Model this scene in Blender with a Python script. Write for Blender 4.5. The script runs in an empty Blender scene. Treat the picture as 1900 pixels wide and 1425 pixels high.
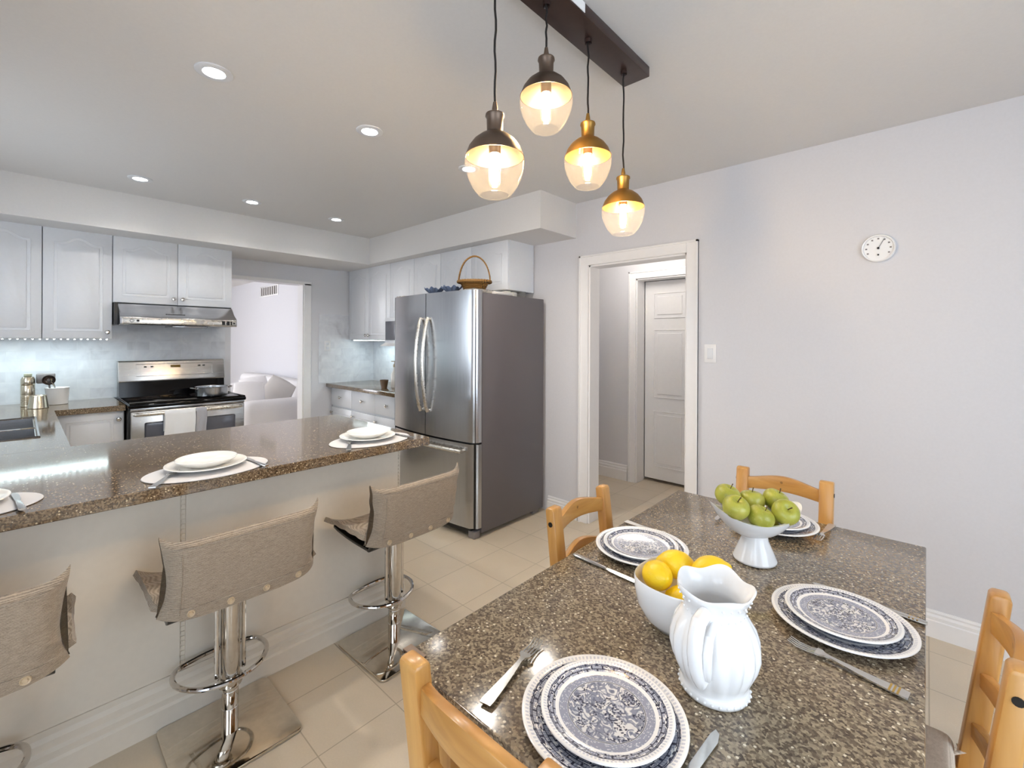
import bpy, bmesh, math, random
from mathutils import Vector, Matrix
random.seed(7)
PI = math.pi
sc = bpy.context.scene
COL = sc.collection

# ------------------------------------------------------------------ camera, world, light, exposure
cam_d = bpy.data.cameras.new('camera'); cam = bpy.data.objects.new('camera', cam_d); COL.objects.link(cam)
cam_d.sensor_fit = 'HORIZONTAL'; cam_d.sensor_width = 36.0
cam_d.lens = 838.0 / 1900.0 * 36.0
cam_d.shift_y = (632.0 - 712.5) / 1900.0
cam_d.clip_start = 0.02; cam_d.clip_end = 60
cam.matrix_world = (Matrix.Translation((0, 0, 1.39)) @ Matrix.Rotation(math.radians(42.6), 4, 'Z')
                    @ Matrix.Rotation(PI / 2, 4, 'X') @ Matrix.Rotation(math.radians(0.27), 4, 'Z'))
sc.camera = cam

w = bpy.data.worlds.new('sky'); sc.world = w; w.use_nodes = True
w.node_tree.nodes['Background'].inputs['Color'].default_value = (0.80, 0.90, 1.0, 1)
w.node_tree.nodes['Background'].inputs['Strength'].default_value = 3.0

sc.view_settings.view_transform = 'Standard'
sc.view_settings.look = 'None'
sc.view_settings.gamma = 1.0
sc.view_settings.use_curve_mapping = False
sc.view_settings.exposure = 0.58
try:
    sc.cycles.use_denoising = True
    sc.cycles.denoiser = 'OPENIMAGEDENOISE'
    sc.cycles.max_bounces = 12
    sc.cycles.diffuse_bounces = 8
    sc.cycles.glossy_bounces = 5
    sc.cycles.transparent_max_bounces = 12
    sc.cycles.caustics_reflective = False
    sc.cycles.caustics_refractive = False
    sc.cycles.sample_clamp_indirect = 4.0
except Exception:
    pass

def lamp(name, kind, loc, power, color=(1, 1, 1), size=0.1, size_y=None, rot=(0, 0, 0), spot=None, portal=False, shape=None):
    d = bpy.data.lights.new(name, kind); d.energy = power; d.color = color
    if kind == 'AREA':
        d.shape = shape or ('RECTANGLE' if size_y else 'DISK'); d.size = size
        if size_y: d.size_y = size_y
        if portal: d.cycles.is_portal = True
    elif kind == 'SPOT':
        d.spot_size = spot or 2.2; d.spot_blend = 0.6; d.shadow_soft_size = size
    else:
        d.shadow_soft_size = size
    o = bpy.data.objects.new(name, d); COL.objects.link(o); o.location = loc; o.rotation_euler = rot
    return o
# daylight comes in through the three windows behind and beside the camera: area lamps with their own power are added in the openings
lamp('window_daylight_kitchen', 'AREA', (-3.35, -0.60, 1.55), 12, (0.82, 0.91, 1.0), 1.5, 0.95, rot=(-PI / 2, 0, 0))
lamp('window_daylight_dining', 'AREA', (0.2, -1.58, 1.25), 42, (0.62, 0.77, 1.0), 2.0, 1.9, rot=(-PI / 2, 0, 0))
lamp('window_daylight_side', 'AREA', (1.62, 0.7, 1.3), 10, (0.72, 0.84, 1.0), 1.5, 1.7, rot=(0, PI / 2, 0))
lamp('living_room_area_light', 'AREA', (-8.0, -0.3, 1.5), 120, (0.93, 0.96, 1.0), 3.0, 1.8, rot=(-PI / 2, 0, 0))  # unseen area lamp inside the living room, whose walls have no window opening
lamp('hall_fill_light', 'POINT', (-1.9, 3.55, 2.2), 9, (1.0, 0.93, 0.85), 0.12)  # added point lamp so the hall is lit; it has no fixture

# ------------------------------------------------------------------ node helpers / materials
def lin(c):
    return tuple(((v / 255.0) / 12.92 if v / 255.0 <= 0.04045 else ((v / 255.0 + 0.055) / 1.055) ** 2.4) for v in c)
def rgba(c): return (*lin(c), 1.0)
class NT:
    def __init__(s, name):
        s.m = bpy.data.materials.new(name); s.m.use_nodes = True
        s.t = s.m.node_tree; s.b = s.t.nodes['Principled BSDF']; s.out = s.t.nodes['Material Output']
        s.tc = s.t.nodes.new('ShaderNodeTexCoord')
    def n(s, typ, **kw):
        nd = s.t.nodes.new('ShaderNode' + typ)
        for k, v in kw.items():
            if k.startswith('_'): nd.inputs[k[1:].replace('_', ' ')].default_value = v
            else: setattr(nd, k, v)
        return nd
    def l(s, a, b): s.t.links.new(a, b)
    def coord(s, scale=(1, 1, 1), loc=(0, 0, 0), rot=(0, 0, 0), kind='Object'):
        mp = s.n('Mapping'); mp.inputs['Scale'].default_value = scale; mp.inputs['Location'].default_value = loc; mp.inputs['Rotation'].default_value = rot
        s.l(s.tc.outputs[kind], mp.inputs['Vector']); return mp.outputs['Vector']
    def ramp(s, fac, stops, interp='LINEAR'):
        r = s.n('ValToRGB'); r.color_ramp.interpolation = interp
        el = r.color_ramp.elements
        while len(el) < len(stops): el.new(0.5)
        for e, (p, c) in zip(el, stops):
            e.position = p; e.color = c if len(c) == 4 else (*c, 1)
        s.l(fac, r.inputs['Fac']); return r.outputs['Color']
    def math(s, op, a, b=None, c=None):
        m = s.n('Math', operation=op)
        for i, v in enumerate((a, b, c)):
            if v is None: continue
            if isinstance(v, (int, float)): m.inputs[i].default_value = v
            else: s.l(v, m.inputs[i])
        return m.outputs[0]
    def mix(s, fac, a, b):
        m = s.n('Mix', data_type='RGBA')
        for i, v in ((0, fac), (6, a), (7, b)):
            if isinstance(v, (int, float)): m.inputs[i].default_value = v
            elif isinstance(v, tuple): m.inputs[i].default_value = v
            else: s.l(v, m.inputs[i])
        return m.outputs[2]
    def bump(s, h, strength=0.2, dist=0.002):
        b = s.n('Bump'); b.inputs['Strength'].default_value = strength; b.inputs['Distance'].default_value = dist
        s.l(h, b.inputs['Height']); s.l(b.outputs[0], s.b.inputs['Normal'])
    def set(s, **kw):
        for k, v in kw.items(): s.b.inputs[k.replace('_', ' ')].default_value = v

def paint(name, c, rough=0.5, var=0.02, bump=0.06, scale=60, spec=0.4):
    t = NT(name); nz = t.n('TexNoise'); nz.inputs['Scale'].default_value = scale; nz.inputs['Detail'].default_value = 3
    t.l(t.coord(), nz.inputs['Vector'])
    d = tuple(max(0, v - 255 * var) for v in c)
    t.l(t.ramp(nz.outputs['Fac'], [(0.3, rgba(d)), (0.7, rgba(c))]), t.b.inputs['Base Color'])
    t.set(Roughness=rough); t.b.inputs['Specular IOR Level'].default_value = spec
    if bump: t.bump(nz.outputs['Fac'], bump, 0.001)
    return t.m
def metal(name, c, rough=0.25, brushed=None, bump=0.02):
    t = NT(name); nz = t.n('TexNoise'); nz.inputs['Scale'].default_value = 1.0; nz.inputs['Detail'].default_value = 2
    sca = {'x': (4, 400, 400), 'y': (400, 4, 400), 'z': (400, 400, 4)}.get(brushed, (40, 40, 40))
    t.l(t.coord(sca), nz.inputs['Vector'])
    t.set(Metallic=1.0)
    t.l(t.ramp(nz.outputs['Fac'], [(0.3, rgba(tuple(v * 0.95 for v in c))), (0.7, rgba(c))]), t.b.inputs['Base Color'])
    r = t.n('MapRange'); r.inputs['To Min'].default_value = rough * 0.85; r.inputs['To Max'].default_value = rough * 1.15
    t.l(nz.outputs['Fac'], r.inputs['Value']); t.l(r.outputs[0], t.b.inputs['Roughness'])
    if bump and brushed: t.bump(nz.outputs['Fac'], bump, 0.0004)
    return t.m
def emit(name, c, s):
    t = NT(name); nz = t.n('TexNoise'); t.l(t.coord((30, 30, 30)), nz.inputs['Vector'])
    t.set(Base_Color=(*c, 1)); t.b.inputs['Emission Color'].default_value = (*c, 1)
    t.l(t.math('MULTIPLY_ADD', nz.outputs['Fac'], s * 0.1, s * 0.95), t.b.inputs['Emission Strength'])
    return t.m
def stone(name, c_dark, c_mid, c_light, chip, rough, chips=0.12, scale=190, ior=1.5):
    t = NT(name); v = t.coord()
    vo = t.n('TexVoronoi'); vo.inputs['Scale'].default_value = scale; t.l(v, vo.inputs['Vector'])
    sep = t.n('SeparateColor'); t.l(vo.outputs['Color'], sep.inputs[0])
    base = t.ramp(sep.outputs[0], [(0.0, rgba(c_dark)), (0.45, rgba(c_mid)), (0.9, rgba(c_light))])
    vo2 = t.n('TexVoronoi'); vo2.inputs['Scale'].default_value = scale * 0.55; t.l(v, vo2.inputs['Vector'])
    sep2 = t.n('SeparateColor'); t.l(vo2.outputs['Color'], sep2.inputs[0])
    f = t.math('MULTIPLY', t.math('LESS_THAN', sep2.outputs[1], chips), t.math('LESS_THAN', vo2.outputs['Distance'], 0.32))
    nz = t.n('TexNoise'); nz.inputs['Scale'].default_value = 8; t.l(v, nz.inputs['Vector'])
    col = t.mix(f, base, rgba(chip))
    col2 = t.mix(t.math('MULTIPLY', nz.outputs['Fac'], 0.35), col, rgba(c_mid))
    t.l(col2, t.b.inputs['Base Color']); t.set(Roughness=rough); t.b.inputs['IOR'].default_value = ior
    return t.m
def glassy(name, tint=(1, 1, 1), rough=0.02, clear=0.97, haze=0.0):
    # thin clear glass: transparent, with a facing dependent reflection and a trace of surface haze
    t = NT(name); tr = t.n('BsdfTransparent'); gl = t.n('BsdfGlossy'); mx = t.n('MixShader')
    nz = t.n('TexNoise'); nz.inputs['Scale'].default_value = 20; t.l(t.coord(), nz.inputs['Vector'])
    gl.inputs['Roughness'].default_value = rough; tr.inputs['Color'].default_value = (*[clear * v for v in tint], 1)
    lw = t.n('LayerWeight'); lw.inputs['Blend'].default_value = 0.5
    fac = t.math('MULTIPLY_ADD', t.math('POWER', lw.outputs['Facing'], 4.0), 0.45, 0.03)
    t.l(t.math('MULTIPLY', fac, t.math('MULTIPLY_ADD', nz.outputs['Fac'], 0.1, 0.95)), mx.inputs[0]); t.l(tr.outputs[0], mx.inputs[1]); t.l(gl.outputs[0], mx.inputs[2])
    last = mx.outputs[0]
    if haze:
        df = t.n('BsdfTranslucent'); d2 = t.n('BsdfDiffuse'); m1 = t.n('MixShader'); m1.inputs[0].default_value = .5; t.l(df.outputs[0], m1.inputs[1]); t.l(d2.outputs[0], m1.inputs[2])
        m2 = t.n('MixShader'); m2.inputs[0].default_value = haze; t.l(last, m2.inputs[1]); t.l(m1.outputs[0], m2.inputs[2]); last = m2.outputs[0]
    t.l(last, t.out.inputs['Surface']); t.t.nodes.remove(t.b)
    return t.m
def wood(name, c1, c2, c3, axis='x', rough=0.32):
    t = NT(name)
    sca = {'x': (2.2, 26, 26), 'y': (26, 2.2, 26), 'z': (26, 26, 2.2)}[axis]
    v = t.coord(sca); nz = t.n('TexNoise'); nz.inputs['Scale'].default_value = 1.0; nz.inputs['Detail'].default_value = 5; nz.inputs['Distortion'].default_value = 0.8
    t.l(v, nz.inputs['Vector'])
    nb = t.n('TexNoise'); nb.inputs['Scale'].default_value = 5; t.l(t.coord(), nb.inputs['Vector'])
    kn = t.n('TexVoronoi'); kn.inputs['Scale'].default_value = 6.5; t.l(t.coord(), kn.inputs['Vector'])
    c = t.ramp(nz.outputs['Fac'], [(0.28, rgba(c1)), (0.5, rgba(c2)), (0.75, rgba(c3))])
    c = t.mix(t.math('MULTIPLY', nb.outputs['Fac'], 0.35), c, rgba(c2))
    c = t.mix(t.math('MULTIPLY', t.math('LESS_THAN', kn.outputs['Distance'], 0.055), 0.6), c, rgba(tuple(x * 0.55 for x in c1)))
    t.l(c, t.b.inputs['Base Color']); t.set(Roughness=rough); t.b.inputs['Coat Weight'].default_value = 0.25; t.b.inputs['Coat Roughness'].default_value = 0.2
    t.bump(nz.outputs['Fac'], 0.05, 0.001)
    return t.m
def linen(name, c1, c2):
    t = NT(name)
    w1 = t.n('TexWave'); w1.bands_direction = 'Z'; w1.inputs['Scale'].default_value = 85; w1.inputs['Distortion'].default_value = 1.2; w1.inputs['Detail'].default_value = 2; w1.inputs['Detail Scale'].default_value = 3
    t.l(t.coord(), w1.inputs['Vector'])
    nz = t.n('TexNoise'); nz.inputs['Scale'].default_value = 1; nz.inputs['Detail'].default_value = 4; t.l(t.coord((60, 60, 420)), nz.inputs['Vector'])
    n2 = t.n('TexNoise'); n2.inputs['Scale'].default_value = 350; t.l(t.coord(), n2.inputs['Vector'])
    h = t.math('ADD', t.math('MULTIPLY', w1.outputs['Fac'], 0.35), t.math('ADD', t.math('MULTIPLY', nz.outputs['Fac'], 0.5), t.math('MULTIPLY', n2.outputs['Fac'], 0.35)))
    t.l(t.ramp(h, [(0.35, rgba(c1)), (0.8, rgba(c2))]), t.b.inputs['Base Color'])
    t.set(Roughness=0.95); t.b.inputs['Sheen Weight'].default_value = 0.2; t.b.inputs['Specular IOR Level'].default_value = 0.15
    t.bump(h, 0.5, 0.0015); return t.m
def weave(name, c1, c2, scale=120):
    t = NT(name)
    a = t.n('TexWave'); a.bands_direction = 'X'; a.inputs['Scale'].default_value = scale; b = t.n('TexWave'); b.bands_direction = 'Z'; b.inputs['Scale'].default_value = scale
    t.l(t.coord(rot=(0, 0, 0.7)), a.inputs['Vector']); t.l(t.coord(), b.inputs['Vector'])
    h = t.math('MULTIPLY', a.outputs['Fac'], b.outputs['Fac'])
    t.l(t.ramp(h, [(0.1, rgba(c1)), (0.6, rgba(c2))]), t.b.inputs['Base Color']); t.set(Roughness=0.7); t.bump(h, 0.6, 0.003); return t.m
def floor_mat():
    t = NT('floor_tile'); br = t.n('TexBrick'); br.offset = 0.0; br.squash = 1.0
    br.inputs['Scale'].default_value = 1.0; br.inputs['Brick Width'].default_value = 0.30; br.inputs['Row Height'].default_value = 0.30
    br.inputs['Mortar Size'].default_value = 0.0022; br.inputs['Mortar Smooth'].default_value = 0.1; br.inputs['Bias'].default_value = 0
    br.inputs['Color1'].default_value = rgba((222, 208, 186)); br.inputs['Color2'].default_value = rgba((215, 200, 177)); br.inputs['Mortar'].default_value = rgba((176, 162, 140))
    t.l(t.coord(loc=(-0.01, -0.075, 0)), br.inputs['Vector'])
    nz = t.n('TexNoise'); nz.inputs['Scale'].default_value = 7; nz.inputs['Detail'].default_value = 6; t.l(t.coord(), nz.inputs['Vector'])
    n2 = t.n('TexNoise'); n2.inputs['Scale'].default_value = 160; t.l(t.coord(), n2.inputs['Vector'])
    f = t.math('MULTIPLY', t.math('ADD', nz.outputs['Fac'], n2.outputs['Fac']), 0.25)
    t.l(t.mix(f, br.outputs['Color'], rgba((178, 164, 142))), t.b.inputs['Base Color']); t.set(Roughness=0.28)
    inv = t.math('SUBTRACT', 1.0, br.outputs['Fac']); t.bump(inv, 0.3, 0.002); return t.m
def marble(name, plane='yz'):
    t = NT(name); br = t.n('TexBrick'); br.offset = 0.5
    br.inputs['Scale'].default_value = 1.0; br.inputs['Brick Width'].default_value = 0.152; br.inputs['Row Height'].default_value = 0.076
    br.inputs['Mortar Size'].default_value = 0.0015; br.inputs['Color1'].default_value = (0, 0, 0, 1); br.inputs['Color2'].default_value = (1, 1, 1, 1); br.inputs['Mortar'].default_value = (0.6, 0.6, 0.6, 1)
    sp = t.n('SeparateXYZ'); t.l(t.tc.outputs['Object'], sp.inputs[0]); cb = t.n('CombineXYZ')
    t.l(sp.outputs['Y' if plane == 'yz' else 'X'], cb.inputs[0]); t.l(sp.outputs['Z'], cb.inputs[1]); t.l(cb.outputs[0], br.inputs['Vector'])
    nz = t.n('TexNoise'); nz.inputs['Scale'].default_value = 7; nz.inputs['Detail'].default_value = 6; nz.inputs['Distortion'].default_value = 1.5; t.l(t.coord(), nz.inputs['Vector'])
    sepc = t.n('SeparateColor'); t.l(br.outputs['Color'], sepc.inputs[0])
    f = t.math('ADD', t.math('MULTIPLY', sepc.outputs[0], 0.25), t.math('MULTIPLY_ADD', nz.outputs['Fac'], 0.7, 0.03))
    c = t.ramp(f, [(0.25, rgba((226, 228, 232))), (0.6, rgba((208, 210, 216))), (0.95, rgba((176, 176, 182)))])
    c = t.mix(br.outputs['Fac'], c, rgba((214, 216, 220)))
    t.l(c, t.b.inputs['Base Color']); t.set(Roughness=0.22); return t.m
def plate_mat(name, R, inner):
    """white earthenware with a generic blue grey printed border and a scattered leaf scene in the well"""
    t = NT(name); sp = t.n('SeparateXYZ'); t.l(t.tc.outputs['Object'], sp.inputs[0])
    x, y = sp.outputs['X'], sp.outputs['Y']
    r = t.math('DIVIDE', t.math('SQRT', t.math('ADD', t.math('MULTIPLY', x, x), t.math('MULTIPLY', y, y))), R)
    a = t.math('DIVIDE', t.math('ARCTAN2', y, x), 2 * PI)
    cb = t.n('CombineXYZ'); t.l(t.math('MULTIPLY', a, 48.0), cb.inputs[0]); t.l(t.math('MULTIPLY', r, 24.0), cb.inputs[1])
    # border meander made of stepped brick lines in polar coordinates
    br = t.n('TexBrick'); br.offset = 0.5; br.inputs['Scale'].default_value = 1.0; br.inputs['Brick Width'].default_value = 1.7; br.inputs['Row Height'].default_value = 1.3
    br.inputs['Mortar Size'].default_value = 0.13; br.inputs['Mortar Smooth'].default_value = 0.0; t.l(cb.outputs[0], br.inputs['Vector'])
    vo = t.n('TexVoronoi'); vo.inputs['Scale'].default_value = 0.42; t.l(cb.outputs[0], vo.inputs['Vector'])
    ring = t.math('LESS_THAN', t.math('ABSOLUTE', t.math('SUBTRACT', vo.outputs['Distance'], 0.3)), 0.06)
    hatch = t.math('GREATER_THAN', t.math('SINE', t.math('MULTIPLY', a, 2 * PI * 150)), 0.0)
    nz = t.n('TexNoise'); nz.inputs['Scale'].default_value = 0.75; nz.inputs['Detail'].default_value = 4; t.l(cb.outputs[0], nz.inputs['Vector'])
    flor = t.math('GREATER_THAN', nz.outputs['Fac'], 0.56)
    def band(lo, hi): return t.math('MULTIPLY', t.math('GREATER_THAN', r, lo), t.math('LESS_THAN', r, hi))
    W = rgba((238, 237, 235)); P = rgba((146, 150, 166)); D = rgba((56, 58, 74)); L = rgba((200, 202, 211))
    c = t.mix(0.0, W, W)
    bd = t.mix(t.math('MULTIPLY', hatch, 0.45), P, L)
    fl = t.mix(t.math('MAXIMUM', ring, t.math('GREATER_THAN', nz.outputs['Fac'], 0.63)), W, D)
    bd = t.mix(flor, bd, fl)
    bd = t.mix(t.math('MULTIPLY', br.outputs['Fac'], t.math('SUBTRACT', 1.0, flor)), bd, D)
    c = t.mix(band(inner + 0.035, 0.905), c, bd)
    fine = t.math('GREATER_THAN', t.math('SINE', t.math('MULTIPLY', a, 2 * PI * 110)), -0.1)
    c = t.mix(t.math('MULTIPLY', band(0.915, 0.955), fine), c, L)
    dots = t.n('TexVoronoi'); dots.inputs['Scale'].default_value = 2.0; t.l(cb.outputs[0], dots.inputs['Vector'])
    ib = t.mix(t.math('LESS_THAN', dots.outputs['Distance'], 0.33), P, L)
    c = t.mix(band(inner - 0.15, inner - 0.02), c, ib)
    # centre: hills, foliage and water as printed tone
    n1 = t.n('TexNoise'); n1.inputs['Scale'].default_value = 58; n1.inputs['Detail'].default_value = 5; n1.inputs['Distortion'].default_value = 1.2; t.l(t.coord(loc=(3, 1, 0)), n1.inputs['Vector'])
    n2 = t.n('TexVoronoi'); n2.inputs['Scale'].default_value = 300; t.l(t.coord(), n2.inputs['Vector'])
    n3 = t.n('TexNoise'); n3.inputs['Scale'].default_value = 62; n3.inputs['Detail'].default_value = 1; t.l(t.coord(loc=(8, 2, 0)), n3.inputs['Vector'])
    wv = t.n('TexWave'); wv.inputs['Scale'].default_value = 230; wv.inputs['Distortion'].default_value = 3; t.l(t.coord(rot=(0, 0, 0.5)), wv.inputs['Vector'])
    cc = t.ramp(n1.outputs['Fac'], [(0.0, W), (0.47, P), (0.54, rgba((118, 122, 140))), (0.585, L), (0.64, W)], 'CONSTANT')
    cc = t.mix(t.math('MULTIPLY', t.math('GREATER_THAN', wv.outputs['Fac'], 0.6), 0.45), cc, D)
    leaf = t.math('MULTIPLY', t.math('GREATER_THAN', n3.outputs['Fac'], 0.54), t.math('LESS_THAN', n2.outputs['Distance'], 0.45))
    cc = t.mix(leaf, cc, D)
    c = t.mix(t.math('LESS_THAN', r, inner - 0.17), c, cc)
    for rr in (0.885, inner - 0.16, inner + 0.075):
        c = t.mix(t.math('LESS_THAN', t.math('ABSOLUTE', t.math('SUBTRACT', r, rr)), 0.006), c, D)
    t.l(c, t.b.inputs['Base Color']); t.set(Roughness=0.12); t.b.inputs['Coat Weight'].default_value = 0.4; t.b.inputs['Coat Roughness'].default_value = 0.05
    return t.m

M = {}
M['wall'] = paint('wall_paint', (212, 212, 216), 0.42, 0.01, 0.03, 90, 0.3)
M['ceil'] = paint('ceiling_paint', (218, 216, 214), 0.5, 0.01, 0.03, 90, 0.3)
M['trim'] = paint('trim_gloss_paint', (234, 233, 233), 0.22, 0.008, 0.0, 30, 0.5)
M['cab'] = paint('cabinet_paint', (220, 222, 226), 0.3, 0.008, 0.02, 50, 0.45)
M['panel'] = paint('peninsula_paint_warm_lit', (226, 217, 202), 0.45, 0.012, 0.05, 40, 0.35)  # white paint with the pendants' warm light put into its cream tint
M['floor'] = floor_mat()
M['marbleL'] = marble('marble_tile_left', 'yz'); M['marbleR'] = marble('marble_tile_right', 'xz')
M['granite'] = stone('worktop_granite', (52, 38, 26), (98, 80, 60), (142, 122, 96), (218, 200, 164), 0.09, 0.18, 240, 2.0)
M['table'] = stone('tabletop_stone', (62, 50, 40), (112, 98, 80), (164, 148, 122), (228, 216, 190), 0.14, 0.13, 235, 1.6)
M['steel'] = metal('stainless_steel', (196, 197, 200), 0.24, 'z')
M['steelh'] = metal('stainless_steel_level_grain', (200, 200, 202), 0.22, 'y')
M['steelwarm'] = metal('oven_steel', (206, 202, 196), 0.26, 'y')
M['handle'] = metal('satin_handle_metal', (226, 220, 210), 0.28)
M['fside'] = paint('fridge_side_enamel', (98, 94, 97), 0.32, 0.01, 0.02, 300, 0.5)
M['chrome'] = metal('chrome', (214, 210, 205), 0.06)
M['chromeplate'] = metal('polished_base_plate', (226, 216, 200), 0.06)
M['silver'] = metal('cutlery_silver', (216, 214, 210), 0.16)
M['gold'] = metal('gold_band', (214, 176, 96), 0.2)
M['bronze'] = metal('aged_brass', (158, 122, 66), 0.42)
M['bronze2'] = metal('dark_bronze', (120, 104, 92), 0.45)
M['canopy'] = paint('dark_brown_canopy', (58, 42, 38), 0.35, 0.02, 0.05, 30)
M['black'] = paint('black_plastic', (16, 15, 15), 0.35, 0.005, 0.0, 40)
M['blackglass'] = paint('black_ceramic_glass', (6, 5, 6), 0.08, 0.003, 0.0, 40, 0.25)
M['ovenglass'] = paint('oven_window_glass', (92, 94, 104), 0.1, 0.01, 0.0, 40, 0.6)
M['cord'] = paint('black_cord', (30, 24, 22), 0.6, 0.01, 0.0, 80)
M['pine'] = wood('pine_rail', (162, 110, 50), (196, 145, 78), (214, 166, 98), 'x')
M['pinez'] = wood('pine_post', (162, 110, 50), (196, 145, 78), (214, 166, 98), 'z')
M['linen'] = linen('striped_linen', (112, 99, 86), (170, 156, 138))
M['button'] = paint('button_metal', (186, 166, 138), 0.3, 0.02, 0.0, 80)
M['ceramic'] = paint('white_glazed_ceramic', (240, 240, 240), 0.1, 0.004, 0.0, 20, 0.6)
M['ceramicwarm'] = paint('cream_glazed_ceramic', (240, 237, 231), 0.14, 0.006, 0.0, 20, 0.55)
M['mat'] = weave('placemat_weave', (214, 212, 212), (236, 234, 233), 160)
M['plateL'] = plate_mat('printed_dinner_plate', 0.134, 0.60)
M['plateS'] = plate_mat('printed_salad_plate', 0.108, 0.74)
M['apple'] = None
M['glass'] = glassy('clear_glass', haze=0.02)
M['pane'] = glassy('window_glass', clear=0.97)
M['bulb'] = emit('warm_filament', (1.0, 0.70, 0.38), 370.0)
M['bulbglass'] = glassy('bulb_glass', (1.0, 0.97, 0.9), clear=0.99, haze=0.01)
M['pot'] = emit('downlight_lens', (0.95, 0.98, 1.0), 40.0)
M['led'] = emit('cool_led', (0.80, 0.97, 1.0), 30.0)
M['wicker'] = weave('wicker', (64, 38, 12), (204, 152, 72), 60)
M['bluebowl'] = paint('blue_grey_glaze', (120, 136, 166), 0.3, 0.06, 0.0, 25)
M['sofa'] = paint('white_sofa_fabric', (226, 224, 224), 0.85, 0.02, 0.2, 200, 0.1)
M['sofagrey'] = paint('pale_grey_cushion_fabric', (206, 202, 198), 0.85, 0.02, 0.2, 200, 0.1)
M['towel'] = paint('white_towel', (240, 240, 240), 0.95, 0.02, 0.4, 400, 0.1)
M['greytowel'] = paint('grey_stripe_towel', (176, 176, 182), 0.95, 0.02, 0.4, 400, 0.1)
M['brownglass'] = paint('smoked_brown_cup', (120, 98, 78), 0.15, 0.04, 0.0, 30)
M['grey'] = paint('grey_plastic', (132, 128, 128), 0.35, 0.02, 0.0, 30)
M['steelcup'] = metal('steel_canister', (210, 200, 180), 0.2, 'z')
M['brassdisp'] = paint('amber_display', (130, 104, 44), 0.2, 0.1, 0.0, 120)
M['vent'] = paint('vent_dark', (110, 105, 100), 0.6, 0.02, 0.0, 60)
M['clear'] = glassy('clear_plastic', (0.97, 0.97, 0.95), 0.15, 0.9, 0.1)
M['cushion'] = linen('cream_seat_cushion', (196, 184, 166), (228, 218, 202))
def apple_mat():
    t = NT('green_apple_skin'); nz = t.n('TexNoise'); nz.inputs['Scale'].default_value = 14; nz.inputs['Detail'].default_value = 3; t.l(t.coord(), nz.inputs['Vector'])
    n2 = t.n('TexNoise'); n2.inputs['Scale'].default_value = 420; t.l(t.coord(), n2.inputs['Vector'])
    c = t.ramp(nz.outputs['Fac'], [(0.3, rgba((142, 146, 48))), (0.55, rgba((170, 170, 70))), (0.8, rgba((194, 186, 96)))])
    c = t.mix(t.math('MULTIPLY', t.math('GREATER_THAN', n2.outputs['Fac'], 0.68), 0.5), c, rgba((222, 226, 160)))
    t.l(c, t.b.inputs['Base Color']); t.set(Roughness=0.3); return t.m
def lemon_mat():
    t = NT('lemon_peel'); nz = t.n('TexVoronoi'); nz.inputs['Scale'].default_value = 260; t.l(t.coord(), nz.inputs['Vector'])
    n2 = t.n('TexNoise'); n2.inputs['Scale'].default_value = 12; t.l(t.coord(), n2.inputs['Vector'])
    t.l(t.ramp(n2.outputs['Fac'], [(0.3, rgba((238, 194, 14))), (0.7, rgba((250, 218, 48)))]), t.b.inputs['Base Color'])
    t.set(Roughness=0.35); t.bump(nz.outputs['Distance'], 0.25, 0.001); return t.m
M['apple'] = apple_mat(); M['lemon'] = lemon_mat()
M['stem'] = paint('apple_stem', (86, 66, 34), 0.7, 0.03, 0.0, 60)

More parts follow.
